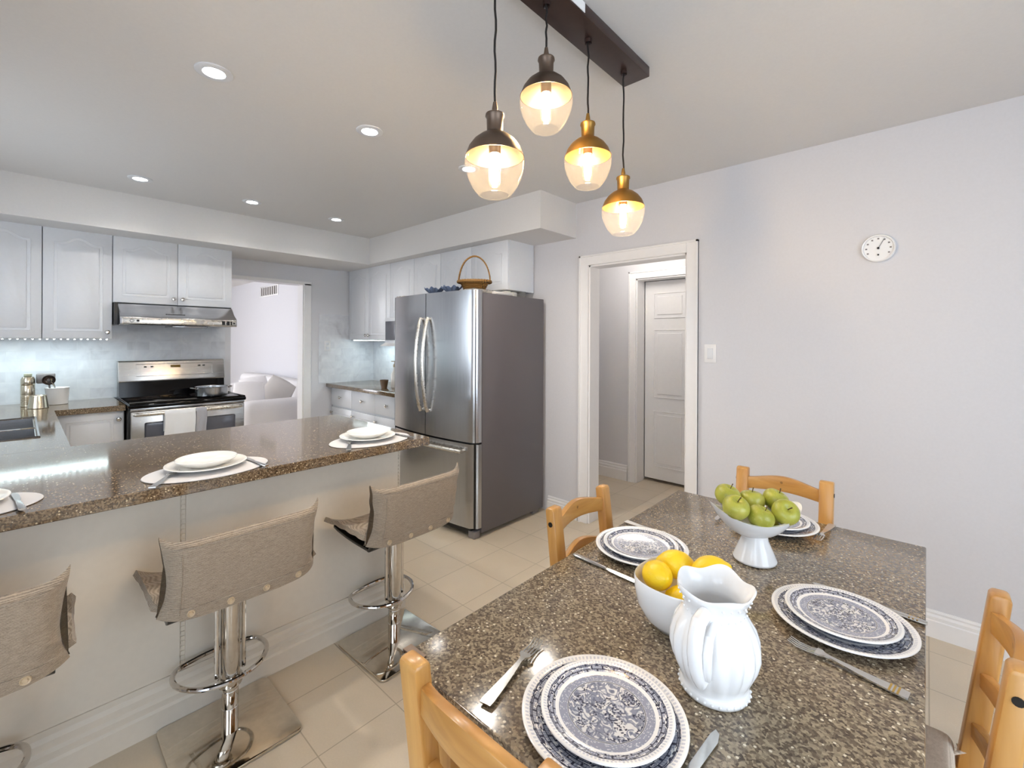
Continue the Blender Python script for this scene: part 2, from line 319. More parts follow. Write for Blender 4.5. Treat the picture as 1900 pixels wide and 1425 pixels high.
# ------------------------------------------------------------------ mesh builder
class MB:
    def __init__(s): s.bm = bmesh.new()
    def _xf(s, vs, mtx):
        if mtx is not None: bmesh.ops.transform(s.bm, matrix=mtx, verts=vs)
    def box(s, x0, x1, y0, y1, z0, z1, bev=0.0, seg=2, mtx=None):
        b = bmesh.new(); bmesh.ops.create_cube(b, size=1)
        for v in b.verts:
            v.co = Vector(((x0 + x1) / 2 + v.co.x * (x1 - x0), (y0 + y1) / 2 + v.co.y * (y1 - y0), (z0 + z1) / 2 + v.co.z * (z1 - z0)))
        if bev: bmesh.ops.bevel(b, geom=b.edges[:], offset=bev, segments=seg, profile=0.5, affect='EDGES')
        s._merge(b, mtx); return s
    def _merge(s, b, mtx=None):
        if mtx is not None: bmesh.ops.transform(b, matrix=mtx, verts=b.verts[:])
        me = bpy.data.meshes.new('tmp'); b.to_mesh(me); b.free(); s.bm.from_mesh(me); bpy.data.meshes.remove(me)
    def prism(s, poly, a0, a1, axis='z', bev=0.0, seg=2, mtx=None):
        """poly: 2D points; axis z -> (x,y), x -> (y,z), y -> (x,z)"""
        b = bmesh.new()
        def P(p, a): return {'z': (p[0], p[1], a), 'x': (a, p[0], p[1]), 'y': (p[0], a, p[1])}[axis]
        lo = [b.verts.new(P(p, a0)) for p in poly]; hi = [b.verts.new(P(p, a1)) for p in poly]
        n = len(poly); b.faces.new(lo); b.faces.new(hi)
        for i in range(n): b.faces.new((lo[i], lo[(i + 1) % n], hi[(i + 1) % n], hi[i]))
        bmesh.ops.recalc_face_normals(b, faces=b.faces[:])
        if bev: bmesh.ops.bevel(b, geom=[e for e in b.edges if e.calc_face_angle(0) > 0.5], offset=bev, segments=seg, profile=0.5, affect='EDGES')
        s._merge(b, mtx); return s
    def lathe(s, prof, seg=32, c=(0, 0, 0), fn=None, mtx=None, arc=2 * PI):
        """prof: (r,z) list; r=0 ends close it. fn(r,z,a,i)->(r,z)"""
        b = bmesh.new(); rings = []; full = abs(arc - 2 * PI) < 1e-6; ns = seg if full else seg + 1
        for i, (r, z) in enumerate(prof):
            if r <= 1e-7: rings.append([b.verts.new((0, 0, z))]); continue
            rg = []
            for k in range(ns):
                a = arc * k / seg; rr, zz = (r, z) if fn is None else fn(r, z, a, i)
                rg.append(b.verts.new((rr * math.cos(a), rr * math.sin(a), zz)))
            rings.append(rg)
        for i in range(len(rings) - 1):
            A, B = rings[i], rings[i + 1]
            for k in range(seg):
                k2 = (k + 1) % ns
                if len(A) == 1 and len(B) == 1: continue
                if len(A) == 1: f = (A[0], B[k], B[k2])
                elif len(B) == 1: f = (A[k], B[0], A[k2])
                else: f = (A[k], B[k], B[k2], A[k2])
                try: b.faces.new(f)
                except ValueError: pass
        bmesh.ops.recalc_face_normals(b, faces=b.faces[:])
        m = Matrix.Translation(c) if mtx is None else mtx @ Matrix.Translation(c)
        s._merge(b, m); return s
    def cyl(s, c, r, h, seg=24, r2=None, mtx=None, axis='z', bev=0.0):
        r2 = r if r2 is None else r2
        pr = [(0, 0), (r - bev, 0), (r, bev), (r2, h - bev), (r2 - bev, h), (0, h)] if bev else [(0, 0), (r, 0), (r2, h), (0, h)]
        R = {'z': Matrix.Identity(4), 'x': Matrix.Rotation(PI / 2, 4, 'Y'), 'y': Matrix.Rotation(-PI / 2, 4, 'X')}[axis]
        m = Matrix.Translation(c) @ R
        if mtx is not None: m = mtx @ m
        s.lathe(pr, seg, mtx=m); return s
    def tube(s, pts, r, seg=10, closed=False, mtx=None, flat=None):
        pts = [Vector(p) for p in pts]; n = len(pts); b = bmesh.new(); rings = []
        rs = r if isinstance(r, (list, tuple)) else [r] * n
        up = Vector((0, 0, 1)); prev = None
        for i in range(n):
            if closed: t = pts[(i + 1) % n] - pts[i - 1]
            else: t = pts[min(i + 1, n - 1)] - pts[max(i - 1, 0)]
            t.normalize()
            if prev is None: u = t.cross(up); u = u if u.length > 1e-3 else t.cross(Vector((1, 0, 0)))
            else: u = prev - t * prev.dot(t)
            u.normalize(); prev = u; v = t.cross(u)
            rg = []
            for k in range(seg):
                a = 2 * PI * k / seg; ca, sa = math.cos(a), math.sin(a)
                if flat: rg.append(b.verts.new(pts[i] + u * ca * rs[i] + v * sa * rs[i] * flat))
                else: rg.append(b.verts.new(pts[i] + u * ca * rs[i] + v * sa * rs[i]))
            rings.append(rg)
        for i in range(n if closed else n - 1):
            A, B = rings[i], rings[(i + 1) % n]
            for k in range(seg): b.faces.new((A[k], A[(k + 1) % seg], B[(k + 1) % seg], B[k]))
        if not closed: b.faces.new(rings[0]); b.faces.new(rings[-1])
        bmesh.ops.recalc_face_normals(b, faces=b.faces[:])
        s._merge(b, mtx); return s
    def sheet(s, fn, nu, nv, th=0.0, mtx=None, closed_u=False):
        """fn(u,v)->xyz; with thickness th a closed shell along the normal"""
        b = bmesh.new(); g = [[b.verts.new(fn(i / nu, j / nv)) for j in range(nv + 1)] for i in range(nu + (0 if closed_u else 1))]
        nU = len(g)
        for i in range(nu):
            for j in range(nv):
                b.faces.new((g[i][j], g[(i + 1) % nU][j], g[(i + 1) % nU][j + 1], g[i][j + 1]))
        bmesh.ops.recalc_face_normals(b, faces=b.faces[:])
        if th: bmesh.ops.solidify(b, geom=b.faces[:], thickness=th)
        bmesh.ops.recalc_face_normals(b, faces=b.faces[:])
        s._merge(b, mtx); return s
    def blob(s, c, rx, ry, rz, nu=20, nv=12, fn=None, mtx=None):
        b = bmesh.new(); bmesh.ops.create_uvsphere(b, u_segments=nu, v_segments=nv, radius=1)
        for v in b.verts:
            p = v.co.copy()
            if fn: p = Vector(fn(p))
            v.co = Vector((p.x * rx, p.y * ry, p.z * rz))
        m = Matrix.Translation(c)
        s._merge(b, m if mtx is None else mtx @ m); return s
    def build(s, name, mat, parent=None, smooth=True, ang=0.6, sub=0):
        me = bpy.data.meshes.new(name); bmesh.ops.remove_doubles(s.bm, verts=s.bm.verts[:], dist=1e-6); s.bm.to_mesh(me); s.bm.free()
        me.materials.append(mat)
        if smooth:
            me.shade_smooth()
            try: me.set_sharp_from_angle(angle=ang)
            except Exception: pass
        o = bpy.data.objects.new(name, me); COL.objects.link(o)
        if parent is not None: o.parent = parent
        if sub:
            md = o.modifiers.new('subsurf', 'SUBSURF'); md.levels = sub; md.render_levels = sub
        return o

def tag(o, label, cat, group=None, kind=None):
    o['label'] = label; o['category'] = cat
    if group: o['group'] = group
    if kind: o['kind'] = kind
    return o
def thing(name, label, cat, loc=(0, 0, 0), rz=0.0, group=None):
    o = bpy.data.objects.new(name, None); o.empty_display_size = 0.05; COL.objects.link(o)
    o.location = loc; o.rotation_euler = (0, 0, rz); return tag(o, label, cat, group)
def struct(name, mb, mat, parent=None, label=None, smooth=True, cat=None):
    o = mb.build(name, mat, parent, smooth)
    if parent is None:
        o['kind'] = 'structure'; o['label'] = label or name.replace('_', ' '); o['category'] = cat or name.split('_')[0]
    return o
def copy_tree(o, parent=None):
    c = o.copy(); COL.objects.link(c)
    if parent is not None: c.parent = parent
    for ch in list(o.children): copy_tree(ch, c)
    return c
def dup(root, loc, rz, label, group=None):
    c = copy_tree(root); c.location = loc; c.rotation_euler = (0, 0, rz); c['label'] = label
    if group: c['group'] = group
    return c

# ================================================================== THE SETTING
CZ = 2.46; WY = 2.93; LX = -5.0; SY = -0.62; DOORX0, DOORX1, DOORZ = -1.90, -1.15, 1.965
struct('floor', MB().box(-11.2, 1.7, -1.75, 4.9, -0.1, 0.0), M['floor'], label='beige square ceramic tile floor running under the whole kitchen')
struct('ceiling', MB().box(-11.2, 1.7, -1.75, 4.9, CZ, CZ + 0.1), M['ceil'], label='smooth off white ceiling dotted with small recessed lights')
b = MB(); b.box(LX, DOORX0, WY, WY + 0.13, 0, CZ); b.box(DOORX1, 1.7, WY, WY + 0.13, 0, CZ); b.box(DOORX0, DOORX1, WY, WY + 0.13, DOORZ, CZ)
struct('wall_right', b, M['wall'], label='long white wall behind the fridge and dining table with a doorway')
b = MB(); b.box(LX - 0.13, LX, SY, 1.385, 0, CZ); b.box(LX - 0.13, LX, 2.085, WY + 0.13, 0, CZ); b.box(LX - 0.13, LX, 1.385, 2.085, 1.985, CZ)
struct('wall_left', b, M['wall'], label='white wall behind the range with an open passage to the living room')
# kitchen window wall (behind the sink) and dining walls behind the camera, with their window openings
def wall_with_hole_y(x0, x1, y0, y1, hx0, hx1, hz0, hz1):
    b = MB(); b.box(x0, hx0, y0, y1, 0, CZ); b.box(hx1, x1, y0, y1, 0, CZ); b.box(hx0, hx1, y0, y1, 0, hz0) if hz0 > 0 else None; b.box(hx0, hx1, y0, y1, hz1, CZ); return b
struct('wall_near', wall_with_hole_y(LX - 0.13, -1.25, SY - 0.13, SY, -4.1, -2.6, 1.08, 2.03), M['wall'], label='white wall with the window above the sink')
struct('wall_nook', MB().box(-1.38, -1.25, -1.75, SY - 0.13, 0, CZ), M['wall'], label='short return wall beside the patio window')
struct('wall_back', wall_with_hole_y(-1.25, 1.7, -1.75, -1.62, -0.8, 1.2, 0.3, 2.2), M['wall'], label='white wall behind the camera with the large patio window')
b = MB(); b.box(1.66, 1.79, -1.75, -0.05, 0, CZ); b.box(1.66, 1.79, 1.45, WY + 0.13, 0, CZ); b.box(1.66, 1.79, -0.05, 1.45, 0, 0.45); b.box(1.66, 1.79, -0.05, 1.45, 2.15, CZ)
struct('wall_east', b, M['wall'], label='white wall to the right of the table with a side window')
def window(name, x0, x1, y0, y1, z0, z1, label, alongx=True):
    t = 0.045
    b = MB()
    if alongx:
        b.box(x0, x0 + t, y0, y1, z0, z1); b.box(x1 - t, x1, y0, y1, z0, z1); b.box(x0, x1, y0, y1, z0, z0 + t); b.box(x0, x1, y0, y1, z1 - t, z1)
        xm = (x0 + x1) / 2; b.box(xm - t / 2, xm + t / 2, y0, y1, z0, z1)
    else:
        b.box(x0, x1, y0, y0 + t, z0, z1); b.box(x0, x1, y1 - t, y1, z0, z1); b.box(x0, x1, y0, y1, z0, z0 + t); b.box(x0, x1, y0, y1, z1 - t, z1)
        ym = (y0 + y1) / 2; b.box(x0, x1, ym - t / 2, ym + t / 2, z0, z1)
    o = struct(name, b, M['trim'], label=label)
    g = MB()
    if alongx: g.box(x0 + .02, x1 - .02, (y0 + y1) / 2 - .002, (y0 + y1) / 2 + .002, z0 + .02, z1 - .02)
    else: g.box((x0 + x1) / 2 - .002, (x0 + x1) / 2 + .002, y0 + .02, y1 - .02, z0 + .02, z1 - .02)
    g.build('glass_pane', M['pane'], o)
window('window_1', -4.1, -2.6, SY - 0.10, SY - 0.04, 1.08, 2.03, 'white framed window above the sink')
window('window_2', -0.8, 1.2, -1.73, -1.67, 0.3, 2.2, 'large white framed patio window')
window('window_3', 1.70, 1.76, -0.05, 1.45, 0.45, 2.15, 'white framed side window by the table', False)
# living room beyond the passage
struct('wall_living', MB().box(-11.2, LX - 0.13, WY, WY + 0.13, 0, CZ), M['wall'], label='bright white living room wall behind the sofa')
struct('wall_living_far', MB().box(-11.33, -11.2, -1.75, WY + 0.13, 0, CZ), M['wall'], label='far white end wall of the living room')
struct('wall_living_near', MB().box(-11.2, LX - 0.13, -0.88, -0.75, 0, CZ), M['wall'], label='white living room wall opposite the sofa')
# hall beyond the doorway
struct('wall_hall', MB().box(-3.6, -2.105, 4.09, 4.22, 0, CZ).box(-2.105, -0.4, 4.09, 4.22, 2.0, CZ).box(-1.55, -0.4, 4.09, 4.22, 0, 2.0).box(-2.4, -1.3, 4.36, 4.44, 0, CZ).box(-2.4, -2.105, 4.22, 4.36, 0, CZ).box(-1.55, -1.3, 4.22, 4.36, 0, CZ).box(-2.105, -1.55, 4.22, 4.36, 2.0, CZ), M['wall'], label='white hall wall seen through the doorway')
struct('wall_hall_left', MB().box(-3.73, -3.6, WY + 0.13, 4.22, 0, CZ), M['wall'], label='left end wall of the hall')
struct('wall_hall_right', MB().box(-0.4, -0.27, WY + 0.13, 4.22, 0, CZ), M['wall'], label='right end wall of the hall')
# soffits
struct('trim_1', MB().box(LX, -2.02, 2.49, WY, 2.19, CZ), M['ceil'], label='boxed white soffit over the cabinets on the fridge wall', cat='soffit')
struct('trim_2', MB().box(LX, -4.34, SY, 2.49, 2.185, CZ), M['ceil'], label='boxed white soffit over the cabinets on the range wall', cat='soffit')
# baseboards with an ogee top
def base_prof(h=0.125): return [(0, 0), (0.018, 0), (0.018, h * 0.62), (0.014, h * 0.66), (0.015, h * 0.78), (0.008, h * 0.86), (0.010, h * 0.93), (0.005, h), (0, h)]
def board_x(x0, x1, y, h=0.125, s=-1):  # runs along X, face at y + s*thickness
    return MB().prism([(y + s * p[0], p[1]) for p in base_prof(h)], x0, x1, 'x')
struct('baseboard_right', board_x(DOORX1 + 0.085, 1.66, WY), M['trim'], label='white moulded baseboard behind the dining table', smooth=False)
struct('baseboard_fridge', board_x(-2.28, DOORX0 - 0.09, WY), M['trim'], label='short white baseboard between fridge and doorway', smooth=False)
struct('baseboard_hall', board_x(-3.6, -2.19, 4.09, 0.155), M['trim'], label='white moulded baseboard in the hall', smooth=False)
# door casing of the doorway
def casing(name, x0, x1, y, z1, wd, label, s=-1, jamb=None):
    b = MB()
    def bar(a0, a1, c0, c1):
        b.box(a0, a1, min(y, y + s * .018), max(y, y + s * .018), c0, c1, bev=.003)
    bar(x0 - wd, x0, 0, z1 + wd); bar(x1, x1 + wd, 0, z1 + wd); bar(x0, x1, z1, z1 + wd)
    e = 0.012
    b.box(x0 - wd, x0 - wd + e, min(y, y + s * .026), max(y, y + s * .026), 0, z1 + wd); b.box(x1 + wd - e, x1 + wd, min(y, y + s * .026), max(y, y + s * .026), 0, z1 + wd)
    b.box(x0 - wd, x1 + wd, min(y, y + s * .026), max(y, y + s * .026), z1 + wd - e, z1 + wd)
    if jamb:
        b.box(x0, x0 + .012, y, y + jamb, 0, z1); b.box(x1 - .012, x1, y, y + jamb, 0, z1); b.box(x0, x1, y, y + jamb, z1 - .012, z1)
    return struct(name, b, M['trim'], label=label, smooth=False)
casing('trim_3', DOORX0, DOORX1, WY, DOORZ, 0.075, 'white casing around the doorway to the hall', -1, 0.13)
casing('trim_4', -2.105, -1.55, 4.09, 2.0, 0.07, 'white casing around the hall closet door', -1, 0.15)
# passage casing on the range wall
b = MB()
b.box(LX - 0.13, LX + .016, 2.085, 2.16, 0, 2.0, bev=.003); b.box(LX - .13, LX, 2.073, 2.085, 0, 1.985); b.box(LX, LX + .016, 1.385, 2.16, 1.985, 2.02)
struct('trim_5', b, M['trim'], label='white casing of the passage to the living room', smooth=False)
# panelled hall door
DX0, DX1, DY = -2.09, -1.565, 4.25
b = MB(); b.box(DX0, DX1, DY, DY + .035, .03, 1.985, bev=.002)
door = struct('door_1', b, M['trim'], label='white panelled closet door in the hall', smooth=False)
for z0, z1 in ((1.62, 1.86), (0.84, 1.50), (0.16, 0.70)):
    b = MB(); xa, xb = -1.99, -1.68
    b.prism([(xa, z0), (xb, z0), (xb, z1), (xa, z1)], DY - .004, DY + .001, 'y')
    b.box(xa + .03, xb - .03, DY - .012, DY, z0 + .03, z1 - .03, bev=.006)
    b.tube([(xa, DY - .004, z0), (xb, DY - .004, z0), (xb, DY - .004, z1), (xa, DY - .004, z1)], .006, 6, closed=True)
    b.build('door_panel', M['trim'], door, False)
b = MB(); b.cyl((-1.60, DY - .012, 1.30), .02, .012, 16, axis='y'); b.tube([(-1.60, DY - .012, 1.30), (-1.60, DY - .04, 1.30), (-1.66, DY - .045, 1.30)], .007, 8); b.build('door_handle', M['chrome'], door)
# backsplash tiles (thin slabs on the walls)
struct('wall_backsplash_left', MB().box(LX, LX + .008, SY, 1.335, .90, 1.70), M['marbleL'], label='pale marble tile backsplash behind the range', cat='backsplash')
struct('wall_backsplash_corner', MB().box(LX, LX + .008, 2.25, WY - .008, .90, 1.68), M['marbleL'], label='pale grey marble tile patch beside the passage', cat='backsplash')
struct('wall_backsplash_right', MB().box(LX + .008, -3.34, WY - .008, WY, .90, 1.40), M['marbleR'], label='pale marble tile backsplash left of the fridge', cat='backsplash')

# ================================================================== KITCHEN: WORKTOPS AND CABINETS
CT = 0.90
# U-shaped worktop: range-wall run, sink run, peninsula
wt = thing('worktop', 'U shaped speckled brown granite worktop with the breakfast bar edge', 'worktop', (-3.3, 0, 0))
def loc(mb, root): bmesh.ops.translate(mb.bm, vec=-Vector(root.location), verts=mb.bm.verts[:]); return mb
S0, S1, SYB0, SYB1 = -4.06, -3.62, -0.50, 0.055       # sink bowls
S2, S3 = -3.585, -3.25
b = MB(); t0 = CT - .04
xs = [LX, -4.36, S0, S1, S2, S3, -2.86, -1.855]
b.box(LX, -4.36, SY, .525, t0, CT)
b.box(-4.36, S0, SY, .155, t0, CT); b.box(S0, S3, SY, SYB0, t0, CT); b.box(S0, S3, SYB1, .155, t0, CT); b.box(S1, S2, SYB0, SYB1, t0, CT); b.box(S3, -2.86, SY, .155, t0, CT)
loc(b, wt).build('counter_slab', M['granite'], wt, False)
b = MB(); b.box(-2.86, -1.855, SY, 1.405, t0, CT, bev=.0025, seg=1); loc(b, wt).build('breakfast_bar_slab', M['granite'], wt)
wr = MB().box(LX + .008, -3.335, 2.33, WY - .008, t0, CT, bev=.004).build('worktop', M['granite'])
tag(wr, 'short dark granite worktop between the passage and the fridge', 'worktop')
sk = thing('kitchen_sink', 'double stainless steel sink set in the worktop at left edge', 'sink', (-3.65, -.2, CT))
for (a0, a1) in ((S0, S1), (S2, S3)):
    b = MB(); d = .16
    b.box(a0, a1, SYB0, SYB1, CT - d - .01, CT - d); b.box(a0 + .001, a0 + .005, SYB0 + .001, SYB1 - .001, CT - d, CT - .002); b.box(a1 - .005, a1 - .001, SYB0 + .001, SYB1 - .001, CT - d, CT - .002)
    b.box(a0 + .001, a1 - .001, SYB0 + .001, SYB0 + .005, CT - d, CT - .002); b.box(a0 + .001, a1 - .001, SYB1 - .005, SYB1 - .001, CT - d, CT - .002)
    loc(b, sk).build('basin', M['steelh'], sk, False)
    b = MB(); cx, cy = (a0 + a1) / 2, (SYB0 + SYB1) / 2
    b.lathe([(0.0, 0), (.04, 0), (.045, .004), (.03, .006), (0, .004)], 20, c=(cx, cy, CT - .16)); loc(b, sk).build('drain', M['chrome'], sk)
b = MB(); b.tube([(S0 - .008, SYB0 - .008, CT + .001), (S3 + .008, SYB0 - .008, CT + .001), (S3 + .008, SYB1 + .008, CT + .001), (S0 - .008, SYB1 + .008, CT + .001)], .006, 8, closed=True)
loc(b, sk).build('rim', M['steelh'], sk)

def arched_door(mb_root, w, h, x0, z0, y, arch=True, knob=None, cab=M['cab'], name='door'):
    """door in local XZ plane, front faces -Y at y; x0 left, z0 bottom"""
    g = .0015; b = MB(); x1 = x0 + w - g; xa = x0 + g; z1 = z0 + h - g; za = z0 + g
    b.box(xa, x1, y, y + .018, za, z1, bev=.002)
    d = b.build(name, cab, mb_root)
    # raised centre panel with an arched top and a groove round it
    m = .055 if w > .3 else .045; px0, px1, pz0 = xa + m, x1 - m, za + m
    top = z1 - m; pts = [(px0, pz0), (px1, pz0)]
    if arch:
        sh = .045; N = 14
        for i in range(N + 1):
            u = i / N; x = px1 + (px0 - px1) * u
            e = max(0, min(1, (abs(u - .5) - .0) / .38)); zz = top - sh * (0.5 - 0.5 * math.cos(PI * e))
            pts.append((x, zz))
    else: pts += [(px1, top), (px0, top)]
    b = MB()
    b.prism(pts, y - .0005, y + .004, 'y')
    cx = (px0 + px1) / 2; cz = (pz0 + top) / 2
    inn = [(cx + (p[0] - cx) * (1 - .036 / (px1 - px0)), cz + (p[1] - cz) * (1 - .036 / max(.08, top - pz0))) for p in pts]
    b.prism(inn, y - .005, y + .002, 'y', bev=.003)
    b.tube([(p[0], y + .0005, p[1]) for p in pts], .0028, 6, closed=True)
    b.build('raised_panel', cab, d)
    if knob:
        kb = MB(); kx, kz = knob
        kb.lathe([(0, 0), (.006, 0), (.006, .012), (.014, .018), (.016, .026), (.012, .032), (0, .034)], 16, mtx=Matrix.Translation((kx, y, kz)) @ Matrix.Rotation(PI / 2, 4, 'X'))
        kb.build('knob', M['chrome'], d)
    return d
def cabinet(label, loc_, rz, W, D, H, doors, group=None, name='wall_cabinet', arch=True, drawer=False):
    """local: x 0..W, front face at y=0 (faces -Y), body to y=D, z 0..H. doors: list of (x0,w,knob_side)"""
    t = thing(name, label, 'cabinet', loc_, rz, group)
    b = MB(); b.box(0, W, .018, D, 0, H, bev=.001); b.build('carcass', M['cab'], t, False)
    for (x0, w_, ks) in doors:
        kz = .05
        if ks == 'L': kn = (x0 + .03, kz)
        elif ks == 'R': kn = (x0 + w_ - .03, kz)
        elif ks == 'C': kn = (x0 + w_ / 2, H / 2)
        elif ks == 'TR': kn = (x0 + w_ - .03, H - .06)
        elif ks == 'TL': kn = (x0 + .03, H - .06)
        else: kn = None
        arched_door(t, w_, H, x0, 0, 0, arch, kn)
    return t
UT = 2.19
# range wall uppers: local x -> world +Y, front faces +X  => rotate so that local -Y -> +X : rz = +90deg: local x->+Y, local y->-X
RL = PI / 2
FX = -4.62
cabinet('tall white wall cabinet at the left end of the range wall', (FX, -.62, 1.39), RL, .72, .37, UT - 1.39, [(0, .36, 'R'), (.36, .36, 'L')])
cabinet('tall white single door wall cabinet left of the range hood', (FX, .102, 1.39), RL, .374, .37, UT - 1.39, [(0, .374, 'R')])
cabinet('short white double door cabinet directly above the range hood', (FX, .478, 1.672), RL, .81, .37, UT - 1.672, [(0, .41, 'R'), (.41, .40, 'L')])
# fridge wall uppers: front faces -Y, local x -> +X
cabinet('tall white double door wall cabinet in the kitchen corner', (-4.985, 2.60, 1.39), 0, .87, .32, UT - 1.39, [(0, .435, 'R'), (.435, .435, 'L')])
cabinet('white wall cabinet with raised bottom next to the fridge', (-4.113, 2.60, 1.62), 0, .83, .32, UT - 1.62, [(0, .415, None), (.415, .415, None)])
cabinet('short white double door cabinet directly above the fridge', (-3.28, 2.60, 1.79), 0, .84, .32, UT - 1.79, [(0, .415, None), (.415, .425, None)])
# microwave under it
mw = thing('microwave', 'white built in microwave peeking out left of the fridge', 'microwave', (-3.9, 2.55, 1.33))
b = MB(); b.box(-.2, .38, -.02, .36, 0, .285, bev=.006); b.build('body', M['cab'], mw)
b = MB(); b.box(-.17, .22, -.035, -.018, .06, .25, bev=.004); b.build('door', M['ovenglass'], mw)
b = MB(); b.prism([(-.08, 0), (.01, 0), (-.02, .03), (-.02, .0)][:3], -.2, .38, 'x'); b.build('vent_lip', M['trim'], mw)
# base cabinets on fridge wall: drawers over doors
bc = thing('base_cabinet', 'white base cabinet with a row of drawers left of the fridge', 'cabinet', (-4.985, 2.39, 0))
b = MB(); b.box(0, 1.64, .02, .53, .10, CT - .04); b.box(0, 1.64, .07, .53, 0, .10); b.build('carcass', M['cab'], bc, False)
for i in range(3):
    x0 = .03 + i * .46 if i else .005; x0 = .004 + i * .465
    b = MB(); b.box(x0, x0 + .462, 0, .02, .655, CT - .045, bev=.003); dr = b.build('drawer', M['cab'], bc)
    kb = MB(); kb.lathe([(0, 0), (.006, 0), (.006, .012), (.015, .018), (.017, .026), (.012, .032), (0, .034)], 16, mtx=Matrix.Translation((x0 + .231, 0, .755)) @ Matrix.Rotation(PI / 2, 4, 'X')); kb.build('knob', M['chrome'], dr)
for i in range(3):
    arched_door(bc, .462, .52, .004 + i * .465, .115, 0, False, (.04 + i * .465, .58))
# base cabinet between sink corner and range; front faces +X
bl = cabinet('white base cabinet between the sink corner and the range', (-4.39, .158, .10), RL, .365, .59, CT - .142, [(0, .36, 'TR')], name='base_cabinet', arch=False)
b = MB(); b.box(0.0, .365, .05, .59, -.10, 0); b.build('toe_kick', M['cab'], bl, False)
# sink run base, front faces +Y
bs = cabinet('white sink base cabinet facing the fridge side', (-2.87, .13, .10), PI, 1.51, .70, CT - .30, [(0.0, .5, 'TR'), (.5, .5, 'TL'), (1.0, .5, 'TR')], name='base_cabinet', arch=False)
b = MB(); b.box(0, 1.51, .05, .70, -.10, 0); b.build('toe_kick', M['cab'], bs, False)
# peninsula
pn = thing('peninsula_base', 'painted white peninsula base with moulded skirting behind the bar stools', 'peninsula', (-2.4, .4, 0))
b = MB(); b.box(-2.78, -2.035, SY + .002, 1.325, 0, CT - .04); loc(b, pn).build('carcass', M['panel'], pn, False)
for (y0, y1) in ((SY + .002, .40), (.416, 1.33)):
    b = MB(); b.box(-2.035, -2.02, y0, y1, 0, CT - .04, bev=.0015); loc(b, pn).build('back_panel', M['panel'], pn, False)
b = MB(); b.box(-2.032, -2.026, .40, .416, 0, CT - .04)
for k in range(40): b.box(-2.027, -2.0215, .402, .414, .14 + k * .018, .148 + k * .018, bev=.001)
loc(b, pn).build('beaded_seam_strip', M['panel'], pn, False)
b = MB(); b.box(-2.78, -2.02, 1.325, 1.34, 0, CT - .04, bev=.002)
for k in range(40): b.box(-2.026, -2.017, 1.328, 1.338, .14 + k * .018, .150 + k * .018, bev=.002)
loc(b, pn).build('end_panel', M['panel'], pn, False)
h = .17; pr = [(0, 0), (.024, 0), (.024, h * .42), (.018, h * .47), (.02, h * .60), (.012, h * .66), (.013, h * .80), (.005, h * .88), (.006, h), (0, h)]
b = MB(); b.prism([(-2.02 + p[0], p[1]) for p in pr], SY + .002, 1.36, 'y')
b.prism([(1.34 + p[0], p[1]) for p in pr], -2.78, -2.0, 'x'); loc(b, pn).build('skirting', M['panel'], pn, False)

# ================================================================== RANGE HOOD, RANGE
hd = thing('range_hood', 'stainless steel under cabinet range hood with push buttons', 'range hood', (-4.62, .89, 1.50))
# local: x -> +Y world? keep world axes; front toward +X
Y0, Y1 = .505, 1.285
b = MB(); prof = [(-4.985, 1.672), (-4.63, 1.672), (-4.60, 1.655), (-4.54, 1.60), (-4.475, 1.565), (-4.465, 1.555), (-4.465, 1.505), (-4.475, 1.498), (-4.985, 1.498)]
b.prism(prof, Y0, Y1, 'y', bev=.002); loc(b, hd).build('canopy', M['steelh'], hd, ang=0.4)
b = MB(); b.box(-4.468, -4.462, Y0 + .01, Y1 - .005, 1.506, 1.552, bev=.002); loc(b, hd).build('control_strip', M['handle'], hd)
for i, (yy, wd) in enumerate(((1.17, .022), (1.205, .022), (1.235, .010))):
    b = MB(); b.box(-4.462, -4.457, yy, yy + wd, 1.512, 1.545, bev=.002); loc(b, hd).build('button', M['black'], hd)
b = MB(); b.cyl((-4.462, 1.262, 1.528), .007, .006, 14, axis='x'); loc(b, hd).build('button', M['black'], hd)
b = MB(); b.box(-4.463, -4.459, .60, .617, 1.522, 1.538, bev=.001); loc(b, hd).build('indicator', M['black'], hd)
b = MB(); b.tube([(-4.461, .572, 1.545), (-4.461, .588, 1.529), (-4.461, .572, 1.513), (-4.461, .556, 1.529)], .0015, 6, closed=True); b.tube([(-4.461, .572 + .008 * math.cos(a * PI / 6), 1.529 + .008 * math.sin(a * PI / 6)) for a in range(12)], .0012, 6, closed=True)
loc(b, hd).build('badge', M['black'], hd)
b = MB()
for k in range(12): b.box(-4.539 + .012, -4.512, .79 + k * .011, .797 + k * .011, 1.5845, 1.592)
loc(b, hd).build('vent_slots', M['black'], hd, False)
b = MB(); b.box(-4.97, -4.56, Y0 - .024, Y0 - .002, 1.498, 1.67); loc(b, hd).build('side_filler', M['black'], hd, False)
b = MB(); b.box(-4.9, -4.6, .85, 1.1, 1.488, 1.498, bev=.003); loc(b, hd).build('filter', M['steelh'], hd)

